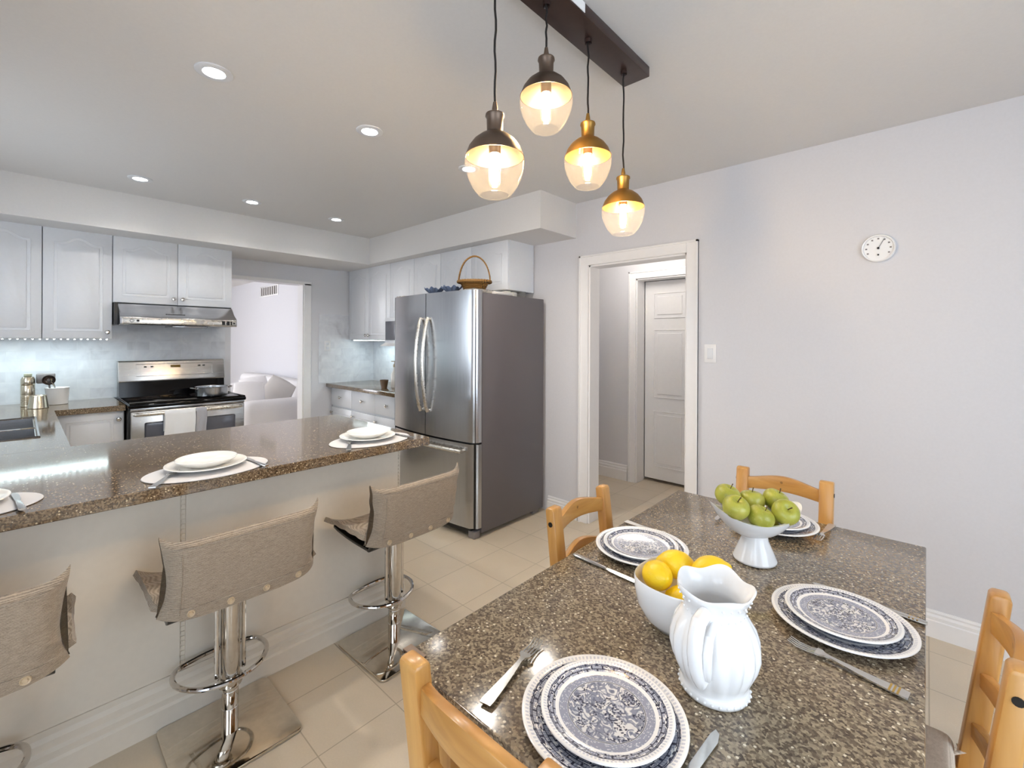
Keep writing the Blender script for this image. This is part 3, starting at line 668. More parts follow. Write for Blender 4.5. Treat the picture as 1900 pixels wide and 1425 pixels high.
st = thing('electric_range', 'stainless steel electric range with black glass cooktop and oven', 'stove', (-4.6, .915, 0))
R0, R1, RF, RT = .535, 1.298, -4.29, .905
b = MB(); b.box(-4.97, RF - .03, R0, R1, .03, RT - .02, bev=.002); loc(b, st).build('body', M['black'], st)
b = MB(); b.box(-4.93, RF + .02, R0 - .004, R1 + .004, RT - .03, RT, bev=.008); b.tube([(-4.90, R0 + .006, RT + .004), (RF + .01, R0 + .006, RT + .004), (RF + .01, R1 - .006, RT + .004), (-4.90, R1 - .006, RT + .004)], .007, 8, closed=True)
cktop = loc(b, st).build('cooktop', M['blackglass'], st)
M['burner'] = paint('burner_ring_print', (58, 50, 52), 0.15, 0.01, 0.0, 40)
for (cx, cy, r) in ((-4.45, .73, .10), (-4.45, 1.10, .085), (-4.75, .73, .075), (-4.75, 1.10, .10)):
    b = MB(); b.lathe([(r - .003, 0), (r, 0), (r, .0008), (r - .003, .0008), (r - .003, 0)], 40, c=(cx, cy, RT)); loc(b, st).build('burner_ring', M['burner'], cktop)
# backguard: black glass lower band and steel control panel leaning back
b = MB(); b.prism([(-4.97, RT - .01), (-4.86, RT - .01), (-4.875, 1.03), (-4.97, 1.03)], R0 + .008, R1 - .002, 'y'); loc(b, st).build('back_riser', M['blackglass'], st, False)
b = MB(); b.prism([(-4.97, 1.03), (-4.862, 1.03), (-4.862, 1.045), (-4.892, 1.195), (-4.90, 1.205), (-4.97, 1.205)], R0 + .006, R1, 'y', bev=.003); bg = loc(b, st).build('control_panel', M['steelwarm'], st, ang=.4)
def onpanel(z): return -4.862 - (z - 1.045) / .15 * .03
tilt = math.atan(.03 / .15)
b = MB(); b.tube([(onpanel(z) + .0015, y, z) for (y, z) in ((.655, 1.075), (1.20, 1.075), (1.20, 1.175), (.655, 1.175))], .0016, 6, closed=True); loc(b, st).build('bezel', M['steelh'], bg)
b = MB(); b.box(-.003, .003, -.035, .035, -.011, .011, bev=.001, mtx=Matrix.Translation((onpanel(1.152) + .002, .925, 1.152)) @ Matrix.Rotation(-tilt, 4, 'Y')); loc(b, st).build('display', M['brassdisp'], bg)
for yy in (.715, .76, 1.10, 1.135):
    b = MB(); b.box(-.003, .003, -.009, .009, -.005, .005, bev=.001, mtx=Matrix.Translation((onpanel(1.152) + .002, yy, 1.152)) @ Matrix.Rotation(-tilt, 4, 'Y')); loc(b, st).build('display', M['black'], bg)
# oven door with window, handle; bottom drawer
b = MB(); b.box(RF - .035, RF, R0 + .012, R1 - .004, .27, RT - .055, bev=.006); od = loc(b, st).build('oven_door', M['steelwarm'], st)
b = MB(); b.box(RF - .001, RF + .003, .625, 1.222, .42, .765, bev=.012, seg=3); loc(b, st).build('oven_window', M['ovenglass'], od)
b = MB(); hz = .832
b.tube([(RF, .57, hz - .004), (RF + .035, .575, hz), (RF + .045, .60, hz), (RF + .048, .915, hz), (RF + .045, 1.235, hz), (RF + .035, 1.26, hz), (RF, 1.265, hz - .004)], .013, 12); loc(b, st).build('oven_handle', M['handle'], od)
b = MB(); b.box(RF - .035, RF - .004, R0 + .012, R1 - .004, .06, .255, bev=.006); loc(b, st).build('storage_drawer', M['steelwarm'], st)
b = MB(); b.box(RF - .033, RF - .006, R0 + .01, R1 - .002, RT - .052, RT - .03, bev=.002); loc(b, st).build('vent_trim', M['steelh'], st)
# towel over the handle
def towel(y0, y1, zlow, name, mat, label):
    hx = RF + .047
    def f(u, v):
        y = y0 + (y1 - y0) * u; wob = .004 * math.sin(u * 9 + v * 3)
        if v < .42: t = v / .42; return (hx - .0185 - .004 * (1 - t) , y, zlow + .09 + (hz - zlow - .09) * t)
        if v < .58: a = PI * (1 - (v - .42) / .16); return (hx + .0185 * math.cos(a), y, hz + .0185 * math.sin(a))
        t = (v - .58) / .42; return (hx + .0185 + wob * t, y + .003 * math.sin(t * 6), hz + (zlow - hz) * t)
    b = MB(); b.sheet(f, 16, 28, .004); o = b.build(name, mat); return tag(o, label, 'towel')
towel(.735, .93, .60, 'hand_towel', M['towel'], 'plain white hand towel hanging from the oven handle')
towel(.935, 1.005, .63, 'hand_towel', M['greytowel'], 'narrow grey striped towel beside the white one on the oven handle')
# saucepan on right front burner
pt = thing('saucepan', 'shallow open stainless steel saucepan with two loop handles on the cooktop', 'saucepan', (-4.47, 1.10, RT + .008))
b = MB(); b.lathe([(0, 0), (.108, 0), (.114, .006), (.118, .074), (.122, .078), (.118, .079), (.114, .074), (.110, .008), (0, .006)], 48); b.build('pan_body', M['steelh'], pt)
for s in (-1, 1):
    b = MB(); b.tube([(-.028, s * .115, .064), (-.026, s * .14, .070), (0, s * .152, .072), (.026, s * .14, .070), (.028, s * .115, .064)], .0045, 8)
    b.build('pan_handle', M['chrome'], pt)

# ================================================================== REFRIGERATOR
fr = thing('refrigerator', 'tall stainless steel french door refrigerator with bottom freezer', 'refrigerator', (-2.81, 2.5, 0))
F0, F1 = -3.32, -2.30
b = MB(); b.box(F0 + .01, F1 - .005, 2.20, 2.89, .03, 1.728, bev=.006); loc(b, fr).build('cabinet_shell', M['fside'], fr)
def fx(x):  # door front curve
    u = (x + 2.81) / .51; return 2.085 + .045 * u * u + .03 * max(0, (abs(u) - .93) / .07) ** 2
def fdoor(xa, xb, z0, z1, name):
    N = 22; pts = [(xa + (xb - xa) * i / N, fx(xa + (xb - xa) * i / N)) for i in range(N + 1)]
    pts += [(xb, 2.193), (xa, 2.193)]
    b = MB(); b.prism(pts, z0, z1, 'z'); return loc(b, fr).build(name, M['steel'], fr, ang=.7)
dL = fdoor(F0, -2.8135, .675, 1.745, 'fridge_door'); dR = fdoor(-2.8065, F1, .675, 1.745, 'fridge_door'); fz = fdoor(F0, F1, .075, .662, 'freezer_drawer')
b = MB(); b.box(F0 + .015, F1 - .012, 2.14, 2.202, .075, 1.742); loc(b, fr).build('door_gasket', M['black'], fr, False)
def bow(x, door):
    pts = []; N = 18
    for i in range(N + 1):
        t = i / N; z = .852 + (1.56 - .852) * t; pts.append((x, fx(x) - .012 - .05 * math.sin(PI * t) ** .7, z))
    b = MB(); b.tube(pts, .0135, 12); b.cyl((x, fx(x) - .025, .862), .011, .03, 12, axis='y'); b.cyl((x, fx(x) - .025, 1.55), .011, .03, 12, axis='y'); loc(b, fr).build('door_handle', M['handle'], door)
bow(-2.853, dL); bow(-2.767, dR)
b = MB(); N = 18; b.tube([(-3.22 + .84 * i / N, fx(-3.22 + .84 * i / N) - .045, .615) for i in range(N + 1)], .0135, 12)
for xx in (-3.2, -2.40): b.cyl((xx, fx(xx) - .045, .615), .011, .05, 12, axis='y')
loc(b, fr).build('drawer_handle', M['handle'], fz)
b = MB(); b.box(F0 + .06, F1 - .06, 2.15, 2.25, .02, .075); loc(b, fr).build('kick_grille', M['black'], fr, False)
for xx in (F0 + .06, F1 - .05):
    b = MB(); b.box(xx - .03, xx + .03, 2.14, 2.20, .0, .05, bev=.005); loc(b, fr).build('foot', M['grey'], fr)
    b = MB(); b.box(xx - .03, xx + .03, 2.78, 2.85, .0, .04, bev=.005); loc(b, fr).build('foot', M['grey'], fr)
for xx in (F0 + .07, F1 - .09):
    b = MB(); b.box(xx - .05, xx + .06, 2.14, 2.32, 1.728, 1.758, bev=.008); loc(b, fr).build('hinge_cover', M['handle'], fr)

# things on the fridge
FT = 1.728
bk = thing('wicker_basket', 'brown wicker basket with tall hoop handle on top of the fridge', 'basket', (-2.50, 2.30, FT + .012), math.radians(42)); bk.location.z = FT + .033
def oval(r, z, a, i): return (r * (1 + .35 * abs(math.cos(a)) ** 2), z + .0015 * math.sin(40 * a) * (1 if i > 2 else 0))
b = MB(); pr = [(0, 0), (.055, 0)]
for k in range(8): pr += [(.058 + .003 * k + .0025, .004 + .008 * k), (.058 + .003 * k, .008 + .008 * k)]
b.lathe(pr + [(.090, .070), (.094, .074), (.090, .078), (.084, .072), (.058, .012), (0, .006)], 80, fn=oval); b.build('basket_bowl', M['wicker'], bk)
b = MB(); b.tube([(.092 * (1 + .35 * math.cos(2 * PI * k / 60) ** 2) * math.cos(2 * PI * k / 60), .092 * (1 + .35 * math.cos(2 * PI * k / 60) ** 2) * math.sin(2 * PI * k / 60), .066 + .002 * (k % 2)) for k in range(60)], .009, 8, closed=True, flat=1.3); b.build('rim_band', M['wicker'], bk)
b = MB()
for off in (-.006, .006): b.tube([(.118 * math.cos(PI * k / 24), off + .003 * math.sin(k), .06 + .20 * math.sin(PI * k / 24)) for k in range(25)], .0055, 8)
b.build('hoop_handle', M['wicker'], bk)
def flower_dish(x, y, rz, label):
    b = MB()
    def f(u, v):
        a = 2 * PI * u; k = .5 + .5 * math.cos(a * 6)
        r = (.010 + .062 * v) * (1 + .16 * k * v); z = .004 + .045 * v ** 1.5 + .012 * k * v ** 2 - .006 * math.sin(12 * a) * v ** 3
        return (r * math.cos(a), r * math.sin(a), z)
    b.sheet(f, 72, 10, .003, closed_u=True); b.lathe([(0, 0), (.03, 0), (.03, .006), (0, .006)], 20)
    o = b.build('petal_dish', M['bluebowl']); o.location = (x, y, FT + .019); o.rotation_euler = (0, 0, rz); return tag(o, label, 'dish')
flower_dish(-2.92, 2.25, .2, 'blue grey petal shaped dish at the left end of the fridge top')
flower_dish(-2.73, 2.27, .7, 'blue grey petal shaped dish between its twin and the wicker basket')
cbx = thing('storage_box', 'low clear plastic box holding pale wrapped packets on the fridge', 'box', (-2.50, 2.62, FT + .001))
b = MB(); b.box(-.09, .13, -.13, .12, 0, .055, bev=.004); b.build('box_body', M['clear'], cbx)
for (xx, yy, r) in ((-.04, -.06, .1), (.05, -.03, -.3), (.03, .06, .2)):
    b = MB(); b.box(-.035, .035, -.03, .03, .004, .05, bev=.008, mtx=Matrix.Translation((xx, yy, 0)) @ Matrix.Rotation(r, 4, 'Z')); b.build('packet', M['ceramicwarm'], cbx)
b = MB().box(-2.44, -2.31, 2.33, 2.52, FT, FT + .022, bev=.004); tag(b.build('folded_cloth', M['sofagrey']), 'flat pale grey folded cloth right of the basket on the fridge', 'cloth')

# ================================================================== ITEMS ON THE WORKTOPS
bt = thing('steel_bottle', 'tall ribbed steel bottle with green cap by the range wall', 'bottle', (-4.745, .035, CT))
b = MB(); pr = [(0, 0), (.036, 0), (.037, .004)]
for k in range(9): pr += [(.037, .01 + k * .008), (.0355, .014 + k * .008)]
pr += [(.037, .09), (.037, .15), (.0355, .153), (.037, .156), (.037, .195), (.030, .212), (.02, .218), (0, .218)]
b.lathe(pr, 28); b.build('bottle_body', M['steelcup'], bt)
b = MB(); b.cyl((0, 0, .217), .021, .02, 20, bev=.003); b.build('cap', paint('sage_cap', (166, 168, 146), .5), bt)
cr = thing('utensil_crock', 'white ceramic crock holding grey ladle and kitchen utensils', 'crock', (-4.78, .185, CT))
b = MB(); b.lathe([(0, 0), (.056, 0), (.060, .004), (.066, .118), (.070, .124), (.066, .126), (.062, .118), (.056, .008), (0, .008)], 32); b.build('crock_body', M['ceramic'], cr)
ut = thing('ladle', 'grey upright ladle with dark round bowl in the white crock', 'ladle', (-4.78, .175, CT + .01))
b = MB(); b.tube([(0, -.01, 0), (.01, -.03, .12), (.02, -.035, .16)], .006, 8); b.build('handle', M['grey'], ut)
b = MB(); b.box(-.005, .03, -.10, .0, .15, .225, bev=.012, seg=3); b.build('guard', M['grey'], ut)
b = MB(); b.lathe([(0, -.02), (.02, -.016), (.034, 0), (.036, .008), (.033, .01), (.026, 0), (0, -.008)], 24, mtx=Matrix.Translation((.035, -.035, .175)) @ Matrix.Rotation(PI / 2, 4, 'Y')); b.build('bowl', paint('dark_spoon_bowl', (48, 36, 32), .25), ut)
for k in range(3):
    o = MB().tube([(0, 0, 0), (.005 + .01 * k, -.02 - .008 * k, .13), (.006 + .012 * k, -.03 - .01 * k, .17 - .004 * k)], .004, 8).tube([(.006 + .012 * k, -.03 - .01 * k, .165), (.008 + .012 * k, -.034 - .01 * k, .185)], [.007, .012], 10, flat=.4).build('spoon', M['silver'])
    o.location = (-4.775 + .004 * k, .19 + .006 * k, CT + .012); tag(o, ('left thin steel spoon under the ladle in the white crock', 'middle thin steel spoon under the ladle in the white crock', 'right thin steel spoon under the ladle in the white crock')[k], 'spoon', 'spoons in the white crock')
cu = MB(); cu.lathe([(0, 0), (.052, 0), (.055, .003), (.053, .01), (.043, .085), (.046, .088), (.043, .09), (.041, .084), (.05, .008), (0, .006)], 32)
o = cu.build('steel_cup', M['steelcup']); o.location = (-4.60, .085, CT); tag(o, 'squat tapered steel cup in front of the white crock', 'cup')
# by the fridge
o = MB().lathe([(0, 0), (.028, 0), (.042, .075), (.044, .085), (.041, .085), (.028, .006), (0, .004)], 28, fn=lambda r, z, a, i: (r * (1 + .02 * math.cos(10 * a)), z)).build('ribbed_cup', M['brownglass'])
o.location = (-4.06, 2.50, CT); tag(o, 'smoky brown ribbed cup on the granite beside the fridge', 'cup')
bo = thing('pump_bottle', 'pale slender pump bottle half hidden behind the fridge edge', 'bottle', (-4.06, 2.62, CT))
b = MB(); b.lathe([(0, 0), (.035, 0), (.038, .006), (.036, .14), (.014, .18), (.012, .21), (0, .21)], 24); b.build('bottle_body', M['ceramicwarm'], bo)
b = MB(); b.cyl((0, 0, .21), .015, .03, 14); b.tube([(0, 0, .24), (0, 0, .27), (-.03, -.02, .27)], .005, 8); b.build('pump', M['button'], bo)
ol = thing('wall_outlet', 'white electrical outlet on the marble patch beside the passage', 'outlet', (LX + .008, 2.345, 1.32))
b = MB(); b.box(0, .006, -.036, .036, -.058, .058, bev=.003); b.build('plate', M['trim'], ol)
for dz in (-.024, .024):
    b = MB(); b.box(.005, .009, -.017, .017, dz - .014, dz + .014, bev=.004); b.build('socket', M['cab'], ol)
# LED strips
def strip(label, p0, p1, n):
    p0, p1 = Vector(p0), Vector(p1); t = thing('light_strip', label, 'light strip', p0)
    d = p1 - p0; L = d.length; R = d.to_track_quat('X', 'Z').to_matrix().to_4x4()
    MB().box(0, L, -.006, .006, -.002, .0, mtx=R).build('tape', M['trim'], t, False)
    for k in range(n):
        MB().box(k * L / n + .01, k * L / n + .018, -.004, .004, -.005, -.002, mtx=R).build('diode', M['led'], t, False)
strip('led light strip under the tall cabinets on the range wall', (-4.66, -.6, 1.388), (-4.66, .47, 1.388), 30)
strip('led light strip under the corner cabinet on the fridge wall', (-4.95, 2.64, 1.388), (-4.15, 2.64, 1.388), 20)
lamp('under_cabinet_light_left', 'AREA', (-4.72, -.06, 1.375), 2.8, (0.78, 0.97, 1.0), 1.05, .03, rot=(0, 0, PI / 2))
lamp('under_cabinet_light_right', 'AREA', (-4.45, 2.72, 1.375), 1.8, (0.78, 0.97, 1.0), .6, .03)

# ================================================================== LIVING ROOM: SOFA, CUSHIONS, VENT
sf = thing('sofa', 'white upholstered sofa seen through the passage beside the range', 'sofa', (-7.1, 2.4, 0))
def puff(x0, x1, y0, y1, z0, z1, bev, name, root, mat):
    b = MB(); b.box(x0, x1, y0, y1, z0, z1, bev=bev, seg=4); loc(b, root); return b.build(name, mat, root)
puff(-9.0, -6.0, 1.98, 2.88, .06, .30, .03, 'base', sf, M['sofa'])
puff(-9.0, -6.0, 2.62, 2.90, .3, .80, .09, 'backrest', sf, M['sofa'])
puff(-6.28, -6.0, 1.80, 2.85, .05, .63, .11, 'armrest', sf, M['sofa'])
puff(-9.0, -8.75, 1.90, 2.85, .05, .63, .09, 'armrest', sf, M['sofa'])
puff(-7.45, -6.3, 1.92, 2.64, .30, .46, .05, 'seat_cushion', sf, M['sofa']); puff(-8.7, -7.47, 1.92, 2.64, .30, .46, .05, 'seat_cushion', sf, M['sofa'])
def pillow(x, y, z, s, rx, ry, rz, mat, label):
    b = MB()
    def f(p):
        k = (1 - abs(p.z) ** 1.0)
        q = 1.0 / max(abs(p.x), abs(p.y), 1e-3) if max(abs(p.x), abs(p.y)) > 1e-3 else 1
        e = math.hypot(p.x, p.y); m = e * (1 + (min(q, 1.42) - 1) * .75 * e) if e > 0 else 0
        return (p.x / max(e, 1e-4) * m, p.y / max(e, 1e-4) * m, p.z * (1 - .35 * e))
    b.blob((0, 0, 0), s, s, s * .38, 32, 18, f); o = b.build('throw_pillow', mat); o.location = (x, y, z); o.rotation_euler = (rx, ry, rz); return tag(o, label, 'pillow')
pillow(-6.52, 2.02, .655, .185, PI / 2, 0, math.radians(60), M['sofa'], 'white throw pillow on the sofa nearest the range')
pillow(-6.50, 2.37, .68, .185, PI / 2, math.radians(30), math.radians(50), M['sofagrey'], 'pale grey throw pillow leaning behind the sofa arm')
pillow(-7.2, 2.30, .66, .19, PI / 2, math.radians(-10), math.radians(60), M['sofa'], 'white throw pillow at the far end behind the others')
vt = thing('wall_vent', 'small slatted return air vent high on the living room wall', 'vent', (-8.45, WY, 2.235))
b = MB(); b.box(-.42, .42, -.012, 0, -.095, .095, bev=.004); b.build('frame', M['trim'], vt)
b = MB(); b.box(-.38, .38, -.014, -.010, -.07, .07); vb = b.build('grille', M['vent'], vt, False)
b = MB()
for k in range(8): b.box(-.37 + k * .1, -.345 + k * .1, -.02, -.012, -.07, .07)
b.build('louver', M['trim'], vt, False)

# ================================================================== WALL THINGS IN THE DINING AREA
ck = thing('wall_thermometer', 'small round white dial thermometer on the wall above the table', 'thermometer', (-.183, WY, 1.863))
RX = Matrix.Rotation(PI / 2, 4, 'X')
b = MB(); b.lathe([(0, 0), (.066, 0), (.07, .004), (.07, .018), (.066, .024), (.061, .022), (.060, .014), (0, .014)], 48, mtx=RX); b.build('case', M['ceramic'], ck)
b = MB()
for k in range(9):
    a = math.radians(210 - k * 30); cx, cz = .048 * math.cos(a), .048 * math.sin(a)
    b.box(cx - .004, cx + .004, -.0152, -.0142, cz - .0035, cz + .0035)
for k in range(41):
    a = math.radians(220 - k * 6.5); c0, c1 = .056, .059
    b.tube([(c0 * math.cos(a), -.0148, c0 * math.sin(a)), (c1 * math.cos(a), -.0148, c1 * math.sin(a))], .0005, 4)
b.build('scale_marks', M['grey'], ck, False)
b = MB(); b.tube([(0, -.018, 0), (.024, -.018, .046)], .0014, 6); b.build('needle', M['grey'], ck)
b = MB(); b.cyl((0, -.022, 0), .005, .008, 14, axis='y'); b.cyl((0, -.019, -.033), .004, .005, 12, axis='y'); b.build('hub', M['black'], ck)
sw = thing('light_switch', 'white rocker light switch on the wall right of the doorway', 'switch', (-1.002, WY, 1.315))
b = MB(); b.box(-.037, .037, -.006, 0, -.058, .058, bev=.004); b.build('cover_plate', M['trim'], sw)
b = MB(); b.box(-.017, .017, -.011, -.005, -.034, .034, bev=.003); b.build('rocker', M['cab'], sw)

# ================================================================== RECESSED LIGHTS
GP = 'recessed downlights in the ceiling'
def potlight():
    t = thing('downlight', '', 'ceiling light', (0, 0, CZ), 0, GP)
    b = MB(); b.lathe([(.036, -.001), (.040, -.006), (.060, -.007), (.066, -.004), (.066, 0), (.036, 0)], 40); b.lathe([(.036, -.001), (.034, .0), (.036, .0)], 40); b.build('trim_ring', M['cab'], t)
    b = MB(); b.lathe([(0, -.004), (.028, -.0045), (.035, -.002), (.035, 0), (0, 0)], 32); b.build('lens', M['pot'], t)
    return t
p0 = potlight()
pots = [((-2.105, .52), 'largest recessed ceiling light nearest the camera over the breakfast bar'),
        ((-2.105, 1.205), 'recessed ceiling light left of the hanging pendants over the bar end'),
        ((-2.105, 1.885), 'recessed ceiling light peeking out behind the leftmost pendant'),
        ((-3.87, .535), 'recessed ceiling light at far left over the sink side'),
        ((-3.87, 1.215), 'recessed ceiling light in the middle of the row near the range'),
        ((-3.87, 1.895), 'farthest recessed ceiling light towards the corner soffit')]
for i, ((x, y), lb) in enumerate(pots):
    o = p0 if i == 0 else copy_tree(p0)
    o.location = (x, y, CZ); o['label'] = lb
    lamp('downlight_beam', 'SPOT', (x, y, CZ - .02), 19 if x > -3 else 8, (1.0, 0.95, 0.88), .035, rot=(0, 0, 0), spot=2.5)

# ================================================================== PENDANT FIXTURE
pf = thing('pendant_fixture', 'long dark bronze ceiling bar with four hanging acorn glass pendants', 'pendant light', (-.857, 1.2, CZ))
b = MB(); b.box(-.912, -.80, .72, 1.655, CZ - .04, CZ, bev=.003); loc(b, pf).build('canopy_bar', M['canopy'], pf)
b = MB(); b.box(-.799, -.797, 1.05, 1.20, CZ - .036, CZ - .004); loc(b, pf).build('rating_label', M['ceramic'], pf, False)
for (y, zb, mt) in ((.86, 1.778, 'bronze2'), (1.08, 2.030, 'bronze2'), (1.31, 1.915, 'bronze'), (1.555, 1.797, 'bronze')):
    root = bpy.data.objects.new('pendant', None); root.empty_display_size = .03; COL.objects.link(root); root.parent = pf; root.location = (0, y - 1.2, zb - CZ)
    H_ = .222
    b = MB(); L = CZ - .04 - (zb + H_ + .03)
    b.tube([(0.0015 * math.sin(i * 1.3 + y * 5), .0015 * math.cos(i * 1.7), H_ + .028 + L * i / 14) for i in range(15)], .0032, 8); b.build('cord', M['cord'], root)
    b = MB(); b.lathe([(0, 0), (.007, 0), (.008, .012), (.005, .03), (0, .03)], 14, c=(0, 0, H_)); b.build('strain_relief', M[mt], root)
    b = MB(); b.lathe([(0, .0), (.006, 0), (.012, -.012), (.012, 0)], 14, c=(0, 0, CZ - .04 - zb)); b.build('cord_grip', M['canopy'], root)
    # metal cap: collar, neck, dome
    b = MB(); b.lathe([(0, .222), (.020, .222), (.025, .219), (.026, .213), (.0225, .208), (.0215, .172), (.024, .168), (.040, .160), (.057, .146), (.070, .128), (.0785, .106), (.0795, .104), (.0775, .104), (.068, .126), (.055, .143), (.038, .156), (.018, .162), (0, .163)], 40); b.build('metal_cap', M[mt], root, ang=.8)
    b = MB(); b.lathe([(.0785, .104), (.0805, .090), (.0785, .070), (.071, .046), (.059, .022), (.046, .006), (.041, .001), (.038, .003)], 48); b.build('glass_shade', M['glass'], root, ang=.9)
    b = MB(); b.cyl((0, 0, .112), .016, .052, 20); b.build('lamp_socket', M[mt], root)
    b = MB(); b.lathe([(0, .030), (.007, .031), (.0105, .038), (.0105, .104), (.008, .112), (0, .113)], 12); b.build('filament_tube', M['bulb'], root)
    b = MB(); b.lathe([(0, .024), (.011, .026), (.016, .036), (.0165, .11), (.014, .135), (.011, .14)], 24); b.build('bulb_envelope', M['bulbglass'], root)

# ================================================================== BAR STOOLS
def bar_stool():
    t = thing('bar_stool', '', 'bar stool', (0, 0, 0))
    # polished square base plate with rounded corners
    def rr(hw, r, n=6):
        pts = []
        for (cx, cy, a0) in ((hw - r, hw - r, 0), (-hw + r, hw - r, 90), (-hw + r, -hw + r, 180), (hw - r, -hw + r, 270)):
            for k in range(n + 1): a = math.radians(a0 + 90 * k / n); pts.append((cx + r * math.cos(a), cy + r * math.sin(a)))
        return pts
    b = MB(); b.prism(rr(.182, .025), .002, .012, 'z', bev=.003); b.build('base_plate', M['chromeplate'], t)
    b = MB(); b.lathe([(0, .012), (.026, .012), (.026, .095), (.0245, .097), (.026, .10), (.026, .155), (.0245, .157), (.0245, .20), (0, .20)], 28); b.build('lower_column', M['chrome'], t)
    b = MB(); b.lathe([(0, .19), (.030, .19), (.031, .194), (.031, .52), (0, .52)], 28); b.build('outer_column', M['chrome'], t)
    b = MB()
    for s in (-1, 1): b.tube([(-.012 * 0, s * .042, .215), (0, s * .042, .53)], .0075, 10)
    b.build('side_rods', M['chrome'], t)
    # D shaped foot rest sweeping to the counter side
    b = MB(); pts = [(.03, -.045, .205)]
    ctrl = [(.028, -.05), (.0, -.10), (-.06, -.14), (-.12, -.145), (-.165, -.12), (-.185, -.05), (-.188, 0), (-.185, .05), (-.165, .12), (-.12, .145), (-.06, .14), (0, .10), (.028, .05), (.038, 0)]
    n = len(ctrl)
    def cr(i, u):
        P = [Vector((*ctrl[(i + k) % n], 0)) for k in (-1, 0, 1, 2)]
        return .5 * ((2 * P[1]) + (-P[0] + P[2]) * u + (2 * P[0] - 5 * P[1] + 4 * P[2] - P[3]) * u * u + (-P[0] + 3 * P[1] - 3 * P[2] + P[3]) * u ** 3)
    loop = [cr(i, k / 4) + Vector((0, 0, .205)) for i in range(n) for k in range(4)]
    b.tube(loop, .0085, 10, closed=True); b.build('foot_rest', M['chrome'], t)
    b = MB(); b.lathe([(.026, .172), (.036, .174), (.038, .18), (.038, .20), (.034, .205), (.03, .205)], 28); b.build('collar', M['chrome'], t)
    # black shell under seat curving up into the back
    prof = []
    for k in range(9): u = k / 8; prof.append((-.17 + .27 * u, .545 - .023 * u ** .6 - .004 * math.sin(PI * u)))
    for k in range(1, 8): a = -PI / 2 + PI / 2 * k / 7 * .86; prof.append((.10 + .062 * math.cos(a), .604 + .086 * math.sin(a)))
    prof += [(.166, .62)]
    inn = [(p[0] - (.012 if i > 9 else 0), p[1] + (.012 if i <= 12 else 0)) for i, p in enumerate(prof)]
    b = MB(); b.prism(prof + inn[::-1], -.205, .205, 'y', bev=.002); b.build('seat_shell', M['black'], t, ang=.5)
    b = MB(); b.box(-.08, .08, -.08, .08, .506, .522, bev=.004); b.build('mounting_plate', M['black'], t)
    # linen seat cover: soft pad with turned up pointed corners
    def pad(u, v):
        x = -.185 + .32 * u; y = -.235 + .47 * v; e = abs(2 * v - 1)
        z = .575 + .018 * math.sin(PI * min(1, u * 1.1)) * (1 - e ** 4) + .03 * e ** 5 + .02 * (1 - u) ** 3 * e ** 2 - .028 * (1 - u) ** 4
        return (x, y, z + .002 * math.sin(25 * u + 9 * v))
    b = MB(); b.sheet(pad, 26, 34, -.018 if False else .018); b.build('seat_cover', M['linen'], t)
    # linen back cover: thick slab leaning back with puckered ends and pointed ears
    def back(side):
        def f(u, v):
            y = -.232 + .464 * u; e = abs(2 * u - 1); z = .545 + .235 * v
            ear = e ** 14
            x = .163 + .04 * v + side * (.026 - .018 * e ** 6) + .006 * math.sin(PI * v) * side - .035 * e ** 8
            z += .022 * ear * v ** 4 - .02 * ear * (1 - v) * 0 - .015 * e ** 3 * (1 - v) * -1 * (1 if v < .3 else 0)
            pk = .004 * math.sin(v * 22 + 6 * u) * e ** 6
            return (x + pk, y - .018 * math.sin(PI * v) * (1 if u > .5 else -1) * e ** 10, z)
        return f
    b = MB(); fo, fi = back(1), back(-1)
    nu, nv = 48, 16
    def loopf(u, v):
        # closed around: outer face up, over the top, inner face down
        q = v * 2
        if q <= .94: return fo(u, q / .94)
        if q <= 1.06:
            s = (q - .94) / .12; po, pi_ = Vector(fo(u, 1)), Vector(fi(u, 1)); p = po.lerp(pi_, s); p.z += .012 * math.sin(PI * s); return p
        return fi(u, 1 - (q - 1.06) / .94)
    b.sheet(loopf, nu, 44, .0); bm = b.bm
    bmesh.ops.remove_doubles(bm, verts=bm.verts[:], dist=1e-5); bmesh.ops.holes_fill(bm, edges=[e for e in bm.edges if e.is_boundary], sides=0)
    bmesh.ops.recalc_face_normals(bm, faces=bm.faces[:])
    bc_ = b.build('back_cover', M['linen'], t, ang=1.0)
    b = MB()
    for zz, rr_ in ((.585, .0012),):
        b.tube([(Vector(fo(u / 40, (zz - .545) / .235)) + Vector((.0012, 0, 0))) for u in range(2, 39)], rr_, 5)
    b.tube([(Vector(fo(u / 40, .985)) + Vector((.001, 0, .002))) for u in range(1, 40)], .0016, 5)
    b.tube([Vector(fo(.10, v / 12)) + Vector((.0012, 0, 0)) for v in range(1, 12)], .0014, 5)
    b.build('stitching', M['linen'], bc_)
    for k in range(4):
        u = .16 + k * .225; p = Vector(fo(u, .085)); b = MB()
        b.lathe([(0, .004), (.004, .005), (.006, .002), (.0095, .004), (.011, .002), (.011, 0), (0, 0)], 18, mtx=Matrix.Translation(p + Vector((.0005, 0, 0))) @ Matrix.Rotation(PI / 2, 4, 'Y'))
        b.build('snap_button', M['button'], bc_)
    return t
GS = 'linen covered bar stools along the peninsula'
bs0 = bar_stool(); bs0.location = (-1.81, .505, 0); bs0['label'] = 'middle bar stool with striped linen back cover and chrome column'; bs0['group'] = GS
dup(bs0, (-1.80, 1.165, 0), math.radians(2), 'bar stool nearest the refrigerator with its linen seat corner showing', GS)
dup(bs0, (-1.79, -.135, 0), math.radians(-3), 'bar stool at the left edge of the photo cut off by the frame', GS)

